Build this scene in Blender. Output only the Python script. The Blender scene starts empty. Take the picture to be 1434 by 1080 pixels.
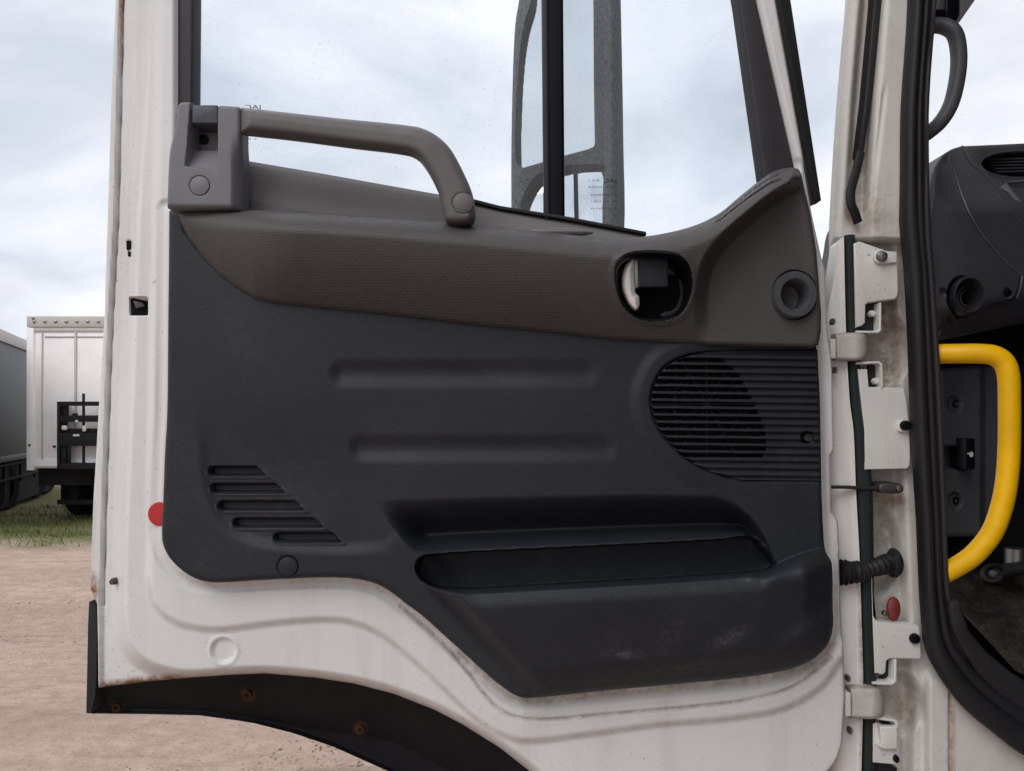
import bpy, bmesh, math, random
import numpy as np
from mathutils import Vector, Matrix

# ------------------------------------------------------------------ camera
F, H, HR, CX = 1111.0, 1.95, 592.0, 717.0      # focal length in photo pixels, eye height, horizon row, centre column
sc = bpy.context.scene
cam = bpy.data.cameras.new('camera'); camo = bpy.data.objects.new('camera', cam)
sc.collection.objects.link(camo)
camo.location = (0, 0, H); camo.rotation_euler = (math.radians(90), 0, 0)
cam.sensor_width = 36; cam.lens = 36 * F / 1434; cam.shift_y = (HR - 540) / 1434
cam.clip_start = 0.02; cam.clip_end = 3000
sc.camera = camo
# ------------------------------------------------------------------ world
SUN_EL, SUN_AZ = math.radians(43), math.radians(215)     # azimuth: clockwise from +Y (behind the viewer, to the left)
world = bpy.data.worlds.new('World'); sc.world = world; world.use_nodes = True
def build_world():
    nt = world.node_tree; N = nt.nodes; L = nt.links; N.clear()
    out = N.new('ShaderNodeOutputWorld'); bg = N.new('ShaderNodeBackground'); bg.inputs[1].default_value = 0.1
    sky = N.new('ShaderNodeTexSky'); sky.sky_type = 'NISHITA'; sky.sun_disc = False
    sky.sun_elevation = SUN_EL; sky.sun_rotation = SUN_AZ; sky.air_density = 1.2; sky.dust_density = 2.0
    tc = N.new('ShaderNodeTexCoord'); sep = N.new('ShaderNodeSeparateXYZ'); L.new(tc.outputs['Generated'], sep.inputs[0])
    za = N.new('ShaderNodeMath'); za.operation = 'MAXIMUM'; L.new(sep.outputs[2], za.inputs[0]); za.inputs[1].default_value = 0.0
    zb = N.new('ShaderNodeMath'); zb.operation = 'ADD'; L.new(za.outputs[0], zb.inputs[0]); zb.inputs[1].default_value = 0.22
    cmb = N.new('ShaderNodeCombineXYZ')
    for i in (0, 1):
        d = N.new('ShaderNodeMath'); d.operation = 'DIVIDE'; L.new(sep.outputs[i], d.inputs[0]); L.new(zb.outputs[0], d.inputs[1]); L.new(d.outputs[0], cmb.inputs[i])
    def noise(scale, detail, rough, off, dist=0.0):
        m = N.new('ShaderNodeMapping'); m.inputs['Location'].default_value = off; L.new(cmb.outputs[0], m.inputs[0])
        n = N.new('ShaderNodeTexNoise'); n.inputs['Scale'].default_value = scale; n.inputs['Detail'].default_value = detail
        n.inputs['Roughness'].default_value = rough; n.inputs['Distortion'].default_value = dist
        L.new(m.outputs[0], n.inputs['Vector']); return n.outputs[0]
    def ramp(src, stops):
        r = N.new('ShaderNodeValToRGB'); L.new(src, r.inputs[0])
        while len(r.color_ramp.elements) < len(stops): r.color_ramp.elements.new(0.5)
        for e, (p, c) in zip(r.color_ramp.elements, stops): e.position = p; e.color = c
        return r.outputs[0]
    cov = ramp(noise(1.1, 6, 0.55, (3.1, 1.7, 0), 0.4), [(0.34, (0.66, 0.66, 0.66, 1)), (0.54, (1, 1, 1, 1))])
    shade = ramp(noise(0.9, 7, 0.52, (7.7, 4.2, 2), 0.3), [(0.32, (5.9, 6.1, 6.8, 1)), (0.44, (7.5, 7.75, 8.45, 1)), (0.55, (9.2, 9.15, 9.5, 1)), (0.66, (10.6, 10.4, 10.5, 1))])
    gr = N.new('ShaderNodeMapRange'); gr.inputs[1].default_value = -1; gr.inputs[2].default_value = 1; gr.inputs[3].default_value = 1.0; gr.inputs[4].default_value = 1.22; L.new(sep.outputs[1], gr.inputs[0])
    vm = N.new('ShaderNodeVectorMath'); vm.operation = 'SCALE'; L.new(shade, vm.inputs[0]); L.new(gr.outputs[0], vm.inputs['Scale']); shade = vm.outputs[0]
    mx = N.new('ShaderNodeMix'); mx.data_type = 'RGBA'; L.new(cov, mx.inputs[0]); L.new(sky.outputs[0], mx.inputs[6]); L.new(shade, mx.inputs[7])
    L.new(mx.outputs[2], bg.inputs[0]); L.new(bg.outputs[0], out.inputs[0])
build_world()
sun = bpy.data.lights.new('sun', 'SUN'); sun.energy = 1.25; sun.angle = math.radians(35); sun.color = (1.0, 0.975, 0.945)
suno = bpy.data.objects.new('sun', sun); sc.collection.objects.link(suno)
_d = Vector((math.sin(SUN_AZ) * math.cos(SUN_EL), math.cos(SUN_AZ) * math.cos(SUN_EL), math.sin(SUN_EL)))
suno.rotation_euler = (-_d).to_track_quat('-Z', 'Y').to_euler(); suno.location = (-3, -4, 8)
vs = sc.view_settings; vs.view_transform = 'Standard'; vs.look = 'None'; vs.exposure = 0.07; vs.gamma = 1.0; vs.use_curve_mapping = False
try: sc.cycles.use_denoising = True
except Exception: pass
sc.cycles.max_bounces = 8; sc.cycles.transparent_max_bounces = 12

# ------------------------------------------------------------------ helpers
def U(px, py, Y): return np.stack([(np.asarray(px, float) - CX) / F * Y, np.asarray(Y, float) + 0 * np.asarray(px, float), H + (HR - np.asarray(py, float)) / F * Y], -1)
def sm(a, b, x): t = np.clip((x - a) / (b - a), 0, 1); return t * t * (3 - 2 * t)
def spl(pts, n=5, closed=False, keep=()):
    """Catmull-Rom through the points; a point repeated in `keep` stays a sharp corner"""
    P = np.asarray(pts, float); m = len(P); out = []
    for i in range(m if closed else m - 1):
        p1 = P[i]; p2 = P[(i + 1) % m]
        p0 = P[i - 1] if (i > 0 or closed) else p1; p3 = P[(i + 2) % m] if (i + 2 < m or closed) else p2
        d12 = np.linalg.norm(p2 - p1) + 1e-9
        m1 = (p2 - p0); m2 = (p3 - p1)
        if i in keep: m1 = p2 - p1
        if (i + 1) % m in keep: m2 = p2 - p1
        m1 = m1 / (np.linalg.norm(m1) + 1e-9) * d12; m2 = m2 / (np.linalg.norm(m2) + 1e-9) * d12
        for k in range(n):
            t = k / n; t2 = t * t; t3 = t2 * t
            out.append((2 * t3 - 3 * t2 + 1) * p1 + (t3 - 2 * t2 + t) * m1 + (-2 * t3 + 3 * t2) * p2 + (t3 - t2) * m2)
    if not closed: out.append(P[-1])
    return np.array(out)
def _seg(P, A, B):
    pa = P[:, None, :] - A[None]; ba = (B - A)[None]
    t = np.clip((pa * ba).sum(-1) / ((ba * ba).sum(-1) + 1e-12), 0, 1)
    q = A[None] + t[..., None] * ba; d2 = ((P[:, None, :] - q) ** 2).sum(-1)
    k = d2.argmin(1); r = np.arange(len(P)); return np.sqrt(d2[r, k]), q[r, k]
def sdpoly(P, V, near=False):
    P = np.asarray(P, float); V = np.asarray(V, float); A = V; B = np.roll(V, -1, 0)
    D = np.empty(len(P)); Q = np.empty((len(P), 2))
    for s in range(0, len(P), 20000):
        p = P[s:s + 20000]; d, q = _seg(p, A, B)
        c = (A[None, :, 1] > p[:, None, 1]) != (B[None, :, 1] > p[:, None, 1])
        xi = A[None, :, 0] + (p[:, None, 1] - A[None, :, 1]) / (B[None, :, 1] - A[None, :, 1] + 1e-12) * (B - A)[None, :, 0]
        ins = (np.sum(c & (p[:, None, 0] < xi), 1) % 2) == 1
        D[s:s + 20000] = np.where(ins, -d, d); Q[s:s + 20000] = q
    return (D, Q) if near else D
def sdline(P, V):
    P = np.asarray(P, float); V = np.asarray(V, float); D = np.empty(len(P))
    for s in range(0, len(P), 20000): D[s:s + 20000] = _seg(P[s:s + 20000], V[:-1], V[1:])[0]
    return D
def caps(P, x0, x1, y): return np.hypot(P[:, 0] - np.clip(P[:, 0], x0, x1), P[:, 1] - y)
def ell(P, cx, cy, rx, ry): return np.hypot((P[:, 0] - cx) / rx, (P[:, 1] - cy) / ry)
def fn(pts):
    p = np.asarray(pts, float); return lambda x: np.interp(x, p[:, 0], p[:, 1])

def ob(name, me, m, parent=None, label=None, cat=None, group=None, kind=None):
    o = bpy.data.objects.new(name, me); sc.collection.objects.link(o)
    if m is not None and me is not None: me.materials.append(m)
    if parent is not None:
        o.parent = parent
        if parent.type == 'EMPTY': o.location = -Vector(parent.location)
    tag(o, label, cat, group, kind); return o
def tag(o, label=None, cat=None, group=None, kind=None):
    for k, v in (('label', label), ('category', cat), ('group', group), ('kind', kind)):
        if v: o[k] = v
def empty(name, loc, label, cat, group=None):
    o = bpy.data.objects.new(name, None); sc.collection.objects.link(o); o.location = loc; tag(o, label, cat, group); return o
def mesh(name, v, f, ang=35):
    me = bpy.data.meshes.new(name); me.from_pydata([tuple(map(float, a)) for a in v], [], [tuple(map(int, a)) for a in f]); me.update()
    me.shade_smooth()
    if ang: me.set_sharp_from_angle(angle=math.radians(ang))
    return me

def hfield(name, poly, step, ysm, dys, m, parent, back=0.03, attrs=None, splits=(), label=None, stepy=None, cap=False):
    """a moulded sheet: outline in photo pixels, smooth depth ysm (metres from the eye plane) and sharp relief dys along the depth axis"""
    poly = np.asarray(poly, float); sy = stepy or step
    x0, y0 = poly.min(0) - step; x1, y1 = poly.max(0) + step
    gx = np.arange(x0, x1 + step, step); gy = np.arange(y0, y1 + sy, sy); nx, ny = len(gx), len(gy)
    X, Yy = np.meshgrid(gx, gy); P = np.stack([X.ravel(), Yy.ravel()], 1)
    sd, near = sdpoly(P, poly, True)
    ins = sd <= 0
    idx = np.arange(nx * ny).reshape(ny, nx)
    q = np.stack([idx[:-1, :-1], idx[1:, :-1], idx[1:, 1:], idx[:-1, 1:]], -1).reshape(-1, 4)
    q = q[ins[q].any(1)]
    used = np.unique(q); snap = used[~ins[used]]
    P = P.copy(); P[snap] = near[snap]
    rm = -np.ones(nx * ny, int); rm[used] = np.arange(len(used)); q = rm[q]; P = P[used]; sdu = np.minimum(sd[used], 0)
    yv = ysm(P, sdu) if callable(ysm) else np.full(len(P), float(ysm))
    V = U(P[:, 0], P[:, 1], yv)
    if dys is not None: V[:, 1] -= dys(P, sdu)
    A = V[q[:, 2]] - V[q[:, 0]]; Bv = V[q[:, 3]] - V[q[:, 1]]; fnm = np.cross(A, Bv)
    nrm = np.zeros_like(V)
    for k in range(4): np.add.at(nrm, q[:, k], fnm)
    nrm /= np.linalg.norm(nrm, axis=1, keepdims=True) + 1e-12
    AT = {k: f(P, sdu) for k, f in (attrs or {}).items()}
    cen = P[q].mean(1); own = np.zeros(len(q), int)
    for k, (_, sp, _, _) in enumerate(splits): own[sdpoly(cen, sp) < 0] = k + 1
    # rim: boundary edges get their own copies pushed back
    e = np.concatenate([q[:, [0, 1]], q[:, [1, 2]], q[:, [2, 3]], q[:, [3, 0]]]); fo = np.tile(np.arange(len(q)), 4)
    key = np.sort(e, 1); u, inv, cnt = np.unique(key[:, 0] * (len(P) + 1) + key[:, 1], return_inverse=True, return_counts=True)
    bd = cnt[inv] == 1; be = e[bd]; bo = own[fo[bd]]
    objs = []
    for k in range(len(splits) + 1):
        fq = q[own == k]; us = np.unique(fq); r2 = -np.ones(len(P), int); r2[us] = np.arange(len(us))
        verts = V[us]; faces = r2[fq]; nn = nrm[us]; atv = {a: v[us] for a, v in AT.items()}
        b = be[bo == k]
        if back and len(b):
            ub = np.unique(b); r3 = -np.ones(len(P), int); r3[ub] = np.arange(len(ub)); n0 = len(verts)
            fr = V[ub]; bk = fr.copy(); bk[:, 1] += back
            faces = np.concatenate([faces, np.stack([n0 + r3[b[:, 1]], n0 + r3[b[:, 0]], n0 + len(ub) + r3[b[:, 0]], n0 + len(ub) + r3[b[:, 1]]], 1)])
            verts = np.concatenate([verts, fr, bk])
            # outward normals of the rim
            t = V[b[:, 0]] - V[b[:, 1]]; o_ = np.stack([-t[:, 2], 0 * t[:, 0], t[:, 0]], 1); rn = np.zeros((len(ub), 3))
            np.add.at(rn, r3[b[:, 0]], o_); np.add.at(rn, r3[b[:, 1]], o_); rn /= np.linalg.norm(rn, axis=1, keepdims=True) + 1e-12
            nn = np.concatenate([nn, rn, rn]); atv = {a: np.concatenate([v, AT[a][ub], AT[a][ub]]) for a, v in atv.items()}
        if cap:
            n0 = len(verts); bkv = V.copy(); bkv[:, 1] += back; faces = np.concatenate([faces, q[:, ::-1] + n0]); verts = np.concatenate([verts, bkv])
            mn = nrm.copy(); mn[:, 1] *= -1; nn = np.concatenate([nn, -nrm]); atv = {a: np.concatenate([v, AT[a]]) for a, v in atv.items()}
        nm, mm, lab = (name, m, label) if k == 0 else (splits[k - 1][0], splits[k - 1][2], splits[k - 1][3])
        me = bpy.data.meshes.new(nm)
        me.from_pydata(verts.tolist(), [], faces.tolist()); me.update(); me.shade_smooth()
        me.normals_split_custom_set_from_vertices(nn.tolist())
        for a, v in atv.items():
            at = me.attributes.new(a, 'FLOAT', 'POINT'); at.data.foreach_set('value', np.ascontiguousarray(v, dtype=np.float32))
        objs.append(ob(nm, me, mm, parent if k == 0 or parent is None else parent, lab))
    return objs[0] if not splits else objs

def slab(name, poly, Y, thick, m, parent=None, bev=0.002, seg=3, label=None, depth=None, **kw):
    """outline in photo pixels at distance Y, given real thickness away from the eye and rounded front edges"""
    poly = np.asarray(poly, float)
    area = np.sum(poly[:, 0] * np.roll(poly[:, 1], -1) - np.roll(poly[:, 0], -1) * poly[:, 1])
    if area > 0: poly = poly[::-1]
    bm = bmesh.new(); yy = np.full(len(poly), Y) if depth is None else np.array([depth(p) for p in poly])
    fr = U(poly[:, 0], poly[:, 1], yy)
    vf = [bm.verts.new(p) for p in fr]; vb = [bm.verts.new((p[0], p[1] + thick, p[2])) for p in fr]; n = len(vf)
    ff = bm.faces.new(vf); bm.faces.new(vb[::-1])
    for i in range(n): bm.faces.new((vf[i], vb[i], vb[(i + 1) % n], vf[(i + 1) % n]))
    bmesh.ops.recalc_face_normals(bm, faces=bm.faces)
    if bev:
        bmesh.ops.bevel(bm, geom=list(ff.edges), offset=bev, segments=seg, profile=0.5, affect='EDGES', clamp_overlap=True)
    me = bpy.data.meshes.new(name); bm.to_mesh(me); bm.free(); me.shade_smooth(); me.set_sharp_from_angle(angle=math.radians(40))
    return ob(name, me, m, parent, label, **kw)
def rect(x0, y0, x1, y1, r=0, n=4):
    if not r: return [(x0, y0), (x1, y0), (x1, y1), (x0, y1)]
    out = []
    for cx, cy, a in ((x0 + r, y0 + r, 180), (x1 - r, y0 + r, 270), (x1 - r, y1 - r, 0), (x0 + r, y1 - r, 90)):
        for k in range(n + 1): t = math.radians(a + 90 * k / n); out.append((cx + r * math.cos(t), cy + r * math.sin(t)))
    return out
def swept(path, rw, rd, n=16, p=2.0, ref=(0, -1, 0)):
    P = np.asarray(path, float); m = len(P); rw = np.broadcast_to(rw, m); rd = np.broadcast_to(rd, m)
    T = np.gradient(P, axis=0); T /= np.linalg.norm(T, axis=1, keepdims=True)
    ref = np.asarray(ref, float); v = []; f = []
    for i in range(m):
        s = np.cross(T[i], ref); s /= np.linalg.norm(s); d = np.cross(s, T[i])
        for k in range(n):
            a = 2 * math.pi * k / n; c, q = math.cos(a), math.sin(a)
            v.append(P[i] + s * rw[i] * np.sign(c) * abs(c) ** (2 / p) + d * rd[i] * np.sign(q) * abs(q) ** (2 / p))
    for i in range(m - 1):
        for k in range(n):
            a = i * n + k; b = i * n + (k + 1) % n; f.append((a, b, b + n, a + n))
    f.append(tuple(range(n))[::-1]); f.append(tuple((m - 1) * n + k for k in range(n)))
    return v, f
def tube(name, path, rw, rd, m, parent=None, n=16, p=2.0, label=None, **kw):
    v, f = swept(path, rw, rd, n, p)
    me = mesh(name, v, f, 50)
    bm = bmesh.new(); bm.from_mesh(me); bmesh.ops.recalc_face_normals(bm, faces=bm.faces); bm.to_mesh(me); bm.free()
    me.shade_smooth(); me.set_sharp_from_angle(angle=math.radians(50))
    return ob(name, me, m, parent, label, **kw)
def pxpath(pts, Y): return np.array([U(p[0], p[1], p[2] if len(p) > 2 else Y) for p in pts])
def lathe(name, cx, cy, Y, prof, m, parent=None, n=36, sx=1.0, label=None, tilt=0.0, **kw):
    """turned part on an axis toward the eye: prof = (radius in photo pixels, metres toward the eye)"""
    c = U(cx, cy, Y); s = Y / F; v = []; f = []
    for r, d in prof:
        for k in range(n):
            a = 2 * math.pi * k / n; v.append((c[0] + r * s * sx * math.cos(a) + d * tilt, c[1] - d, c[2] + r * s * math.sin(a)))
    for i in range(len(prof) - 1):
        for k in range(n): a = i * n + k; b = i * n + (k + 1) % n; f.append((a, b, b + n, a + n))
    if prof[-1][0] > 0: f.append(tuple((len(prof) - 1) * n + k for k in range(n)))
    me = mesh(name, v, f, 40)
    bm = bmesh.new(); bm.from_mesh(me); bmesh.ops.remove_doubles(bm, verts=bm.verts, dist=1e-7); bmesh.ops.recalc_face_normals(bm, faces=bm.faces)
    # outward = toward the eye on average
    if sum(fc.normal.y * fc.calc_area() for fc in bm.faces) > 0: bmesh.ops.reverse_faces(bm, faces=bm.faces)
    bm.to_mesh(me); bm.free(); me.shade_smooth(); me.set_sharp_from_angle(angle=math.radians(40))
    return ob(name, me, m, parent, label, **kw)
def boxes(name, lst, m, parent=None, bev=0.0, label=None, **kw):
    """axis-aligned boxes (x0,y0,z0,x1,y1,z1) that are one part"""
    bm = bmesh.new()
    for x0, y0, z0, x1, y1, z1 in lst:
        r = bmesh.ops.create_cube(bm, size=1); 
        for v in r['verts']: v.co = ((x0 + x1) / 2 + v.co.x * (x1 - x0), (y0 + y1) / 2 + v.co.y * (y1 - y0), (z0 + z1) / 2 + v.co.z * (z1 - z0))
        if bev: bmesh.ops.bevel(bm, geom=list({e for v in r['verts'] for e in v.link_edges}), offset=bev, segments=2, profile=0.5, affect='EDGES')
    me = bpy.data.meshes.new(name); bm.to_mesh(me); bm.free(); me.shade_smooth(); me.set_sharp_from_angle(angle=math.radians(35))
    return ob(name, me, m, parent, label, **kw)

# ------------------------------------------------------------------ materials
class MT:
    def __init__(s, name):
        s.m = bpy.data.materials.new(name); s.m.use_nodes = True; s.t = s.m.node_tree; s.N = s.t.nodes; s.b = s.N['Principled BSDF']; s.tc = s.N.new('ShaderNodeTexCoord')
    def n(s, typ, **kw):
        o = s.N.new(typ)
        for k, v in kw.items(): setattr(o, k, v)
        return o
    def l(s, a, b): s.t.links.new(a, b)
    def noise(s, scale, detail=4, rough=0.55, stretch=None, dist=0):
        n = s.n('ShaderNodeTexNoise'); n.inputs['Scale'].default_value = scale; n.inputs['Detail'].default_value = detail; n.inputs['Roughness'].default_value = rough; n.inputs['Distortion'].default_value = dist
        if stretch:
            mp = s.n('ShaderNodeMapping'); mp.inputs['Scale'].default_value = stretch; s.l(s.tc.outputs['Object'], mp.inputs[0]); s.l(mp.outputs[0], n.inputs['Vector'])
        else: s.l(s.tc.outputs['Object'], n.inputs['Vector'])
        return n.outputs[0]
    def ramp(s, src, a, b, ca=(0, 0, 0, 1), cb=(1, 1, 1, 1)):
        r = s.n('ShaderNodeValToRGB'); r.color_ramp.elements[0].position = a; r.color_ramp.elements[1].position = b
        r.color_ramp.elements[0].color = ca; r.color_ramp.elements[1].color = cb; s.l(src, r.inputs[0]); return r.outputs[0]
    def mix(s, fac, a, b):
        x = s.n('ShaderNodeMix', data_type='RGBA')
        for v, i in ((fac, 0), (a, 6), (b, 7)):
            if hasattr(v, 'is_linked'): s.l(v, x.inputs[i])
            elif i == 0: x.inputs[0].default_value = v
            else: x.inputs[i].default_value = (*v[:3], 1)
        return x.outputs[2]
    def math(s, op, a, b=0.0):
        x = s.n('ShaderNodeMath', operation=op)
        for v, i in ((a, 0), (b, 1)):
            if hasattr(v, 'is_linked'): s.l(v, x.inputs[i])
            else: x.inputs[i].default_value = v
        return x.outputs[0]
    def attr(s, name): a = s.n('ShaderNodeAttribute', attribute_name=name); return a.outputs['Fac']
    def bump(s, h, strength=0.3, dist=0.001):
        b = s.n('ShaderNodeBump'); b.inputs['Strength'].default_value = strength; b.inputs['Distance'].default_value = dist; s.l(h, b.inputs['Height']); s.l(b.outputs[0], s.b.inputs['Normal']); return b
    def col(s, c):
        if hasattr(c, 'is_linked'): s.l(c, s.b.inputs['Base Color'])
        else: s.b.inputs['Base Color'].default_value = (*c, 1)
    def rough(s, r, spec=0.5, metal=0.0):
        if hasattr(r, 'is_linked'): s.l(r, s.b.inputs['Roughness'])
        else: s.b.inputs['Roughness'].default_value = r
        s.b.inputs['Specular IOR Level'].default_value = spec; s.b.inputs['Metallic'].default_value = metal

def plastic(name, c, rough=0.55, grain=420, strength=0.5, dust=(0.10, 0.095, 0.09), dustamt=0.25, spec=0.32, speck=0.28):
    M = MT(name); c2 = tuple(x * 1.25 for x in c)
    base = M.mix(M.ramp(M.noise(7, 5), 0.35, 0.7), c, c2)
    base = M.mix(M.ramp(M.noise(430, 2, 0.6), 0.35, 0.65), M.mix(1.0, base, base), M.mix(speck, base, (0.0, 0.0, 0.0)))
    d = M.ramp(M.noise(4.5, 8, 0.65, (1, 1, 1), 0.6), 0.52, 0.78)
    d = M.math('MULTIPLY', d, dustamt); sc_ = M.math('MULTIPLY', M.ramp(M.noise(120, 4, 0.7), 0.35, 0.75), 1.0)
    d = M.math('MULTIPLY', d, sc_)
    d = M.math('ADD', d, M.math('MULTIPLY', M.attr('dirt'), M.ramp(M.noise(160, 5, 0.7), 0.38, 0.62)))
    M.col(M.mix(d, base, dust)); M.rough(rough, spec)
    M.bump(M.noise(grain, 2, 0.6), strength, 0.0006); return M.m
def paint(name, c=(0.71, 0.71, 0.71), rough=0.35, rust=True, grime=1.0, spec=0.4, dirt=(0.16, 0.13, 0.10)):
    M = MT(name)
    n1 = M.ramp(M.noise(3.2, 6, 0.6), 0.3, 0.75)
    base = M.mix(n1, c, tuple(x * 0.90 for x in c))
    streak = M.math('MULTIPLY', M.ramp(M.noise(22, 6, 0.65, (1.0, 1.0, 0.12)), 0.5, 0.8), 0.30 * grime)
    base = M.mix(streak, base, (0.33, 0.29, 0.24))
    sp = M.math('MULTIPLY', M.ramp(M.noise(170, 3, 0.6), 0.645, 0.69), M.ramp(M.noise(9, 3), 0.40, 0.60))
    base = M.mix(M.math('MULTIPLY', sp, 0.55 * min(1, grime * 2)), base, (0.12, 0.095, 0.075))
    dn = M.ramp(M.noise(60, 9, 0.78), 0.28, 0.66)
    d = M.math('MULTIPLY', M.attr('dirt'), dn)
    base = M.mix(d, base, dirt)
    if rust:
        rn = M.ramp(M.noise(60, 7, 0.7), 0.33, 0.55); r = M.math('MULTIPLY', M.attr('rust'), rn)
        base = M.mix(r, base, M.mix(M.noise(140, 4), (0.30, 0.12, 0.03), (0.12, 0.045, 0.015)))
    M.col(base); M.rough(M.mix(n1, (rough,) * 3, (rough + 0.12,) * 3), spec)
    M.bump(M.noise(35, 3, 0.5), 0.06, 0.002); return M.m
def leather(name, c, pitch=0.0030):
    M = MT(name)
    sep = M.n('ShaderNodeSeparateXYZ'); M.l(M.tc.outputs['Object'], sep.inputs[0])
    zz = M.math('DIVIDE', sep.outputs[2], pitch); row = M.math('FLOOR', zz)
    xx = M.math('ADD', M.math('DIVIDE', sep.outputs[0], pitch * 1.25), M.math('MULTIPLY', M.math('MODULO', row, 2.0), 0.5))
    fx = M.math('SUBTRACT', M.math('FRACT', xx), 0.5); fz = M.math('SUBTRACT', M.math('FRACT', zz), 0.5)
    d = M.math('SQRT', M.math('ADD', M.math('MULTIPLY', fx, fx), M.math('MULTIPLY', fz, fz)))
    hole = M.ramp(d, 0.16, 0.30, (1, 1, 1, 1), (0, 0, 0, 1))
    base = M.mix(M.ramp(M.noise(6, 5), 0.35, 0.7), c, tuple(x * 1.18 for x in c))
    M.col(M.mix(M.math('MULTIPLY', hole, 0.5), base, (0.012, 0.011, 0.011)))
    M.rough(0.55, 0.3); inv = M.math('SUBTRACT', 1.0, hole)
    M.bump(M.math('ADD', inv, M.math('MULTIPLY', M.noise(700, 3), 0.6)), 0.25, 0.0006); return M.m
def simple(name, c, rough=0.5, metal=0.0, spec=0.5, bump=0.15, var=0.25, grain=200):
    M = MT(name); M.col(M.mix(M.ramp(M.noise(25, 6, 0.65), 0.3, 0.7), c, tuple(x * (1 - var) for x in c))); M.rough(rough, spec, metal)
    if bump: M.bump(M.noise(grain, 4), bump, 0.001)
    return M.m

m_panel = plastic('charcoal_plastic', (0.0160, 0.0188, 0.0252), dust=(0.13, 0.13, 0.135), dustamt=0.26)
m_grey = plastic('grey_plastic', (0.145, 0.145, 0.162), rough=0.5, grain=700, strength=0.08, dustamt=0.1, speck=0.10)
m_handle = plastic('taupe_plastic', (0.110, 0.103, 0.104), rough=0.5, grain=700, strength=0.08, dustamt=0.1, speck=0.10)
m_pad = plastic('slate_plastic', (0.060, 0.065, 0.085), rough=0.5, dustamt=0.1)
m_leather = leather('perforated_leather', (0.069, 0.065, 0.0645))
m_sill_lit = leather('perforated_sill_lit', (0.155, 0.151, 0.152))  # same leather as the armrest, lightened for the light on its upturned face
m_white = paint('door_paint')
m_white2 = paint('jamb_paint', (0.67, 0.655, 0.625), 0.45, dirt=(0.20, 0.15, 0.095))
m_white3 = paint('bracket_paint', (0.70, 0.69, 0.67), 0.4, False, 0.9)
m_rubber = simple('black_rubber', (0.014, 0.014, 0.016), 0.6, 0, 0.35)
m_seal = simple('green_black_seal', (0.018, 0.026, 0.026), 0.65, 0, 0.3)
m_black = simple('gloss_black', (0.005, 0.005, 0.007), 0.35, 0, 0.16, 0.03)
m_dark = simple('dark_void', (0.006, 0.006, 0.007), 0.8, 0, 0.1)
m_liner = paint('liner_black', (0.006, 0.007, 0.010), 0.6, True, 0.03, 0.18)
m_chrome = simple('chrome', (0.92, 0.91, 0.91), 0.42, 0.45, 0.5, 0.02, 0.1)
m_steel = simple('dull_steel', (0.33, 0.32, 0.31), 0.42, 1.0)
m_darksteel = simple('dark_steel', (0.10, 0.09, 0.085), 0.5, 0.7)
m_rust = simple('rusty_steel', (0.05, 0.024, 0.012), 0.85, 0.0, 0.2, 0.4, 0.6)
m_red = simple('red_plastic', (0.52, 0.025, 0.025), 0.35)
m_red2 = simple('dull_red_plastic', (0.22, 0.03, 0.028), 0.5)
m_yellow = simple('yellow_paint', (0.90, 0.50, 0.003), 0.38, 0, 0.3, 0.3, 0.20, 60)
m_dash = plastic('dash_plastic', (0.060, 0.064, 0.073), rough=0.5, dustamt=0.15)
m_dash2 = plastic('dark_dash_plastic', (0.017, 0.017, 0.020), rough=0.5, dustamt=0.15)
m_mat = plastic('rubber_mat', (0.034, 0.029, 0.025), rough=0.75, grain=120, strength=0.5, dust=(0.12, 0.10, 0.08), dustamt=0.9)
m_sill = plastic('sill_rubber', (0.016, 0.016, 0.018), rough=0.6, grain=150, strength=0.3, dust=(0.09, 0.08, 0.07), dustamt=0.6)
m_housing = plastic('mirror_housing', (0.105, 0.110, 0.116), rough=0.6, grain=400, strength=0.4, dust=(0.30, 0.30, 0.30), dustamt=0.9)
m_mark = simple('black_print', (0.012, 0.012, 0.014), 0.7, 0, 0.2, 0)
m_print = simple('white_print', (0.7, 0.7, 0.7), 0.6, 0, 0.2, 0)
m_mirror = simple('mirror_silver', (0.93, 0.94, 0.95), 0.02, 1.0, 0.5, 0, 0.02)
def housing_mat():
    M = MT('mirror_housing_dusty'); a = M.ramp(M.noise(150, 8, 0.8), 0.36, 0.66); b = M.ramp(M.noise(14, 6, 0.7, (1, 1, 0.3)), 0.35, 0.7)
    c = M.mix(b, (0.035, 0.038, 0.042), (0.085, 0.09, 0.095)); c = M.mix(M.math('MULTIPLY', a, 0.8), c, (0.23, 0.235, 0.24)); M.col(c); M.rough(0.7, 0.25); M.bump(M.noise(200, 5), 0.3, 0.001); return M.m
m_housing = housing_mat()
def floor_mat():
    M = MT('muddy_mat'); sm_ = M.ramp(M.noise(16, 8, 0.7, (1, 1, 2.6), 0.6), 0.42, 0.72); f = M.ramp(M.noise(130, 5, 0.75), 0.3, 0.7)
    c = M.mix(M.math('MULTIPLY', sm_, f), (0.012, 0.011, 0.011), (0.105, 0.082, 0.060)); M.col(c); M.rough(0.8, 0.2); M.bump(M.noise(60, 6, 0.7), 0.7, 0.004); return M.m
m_mat = floor_mat()
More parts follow.
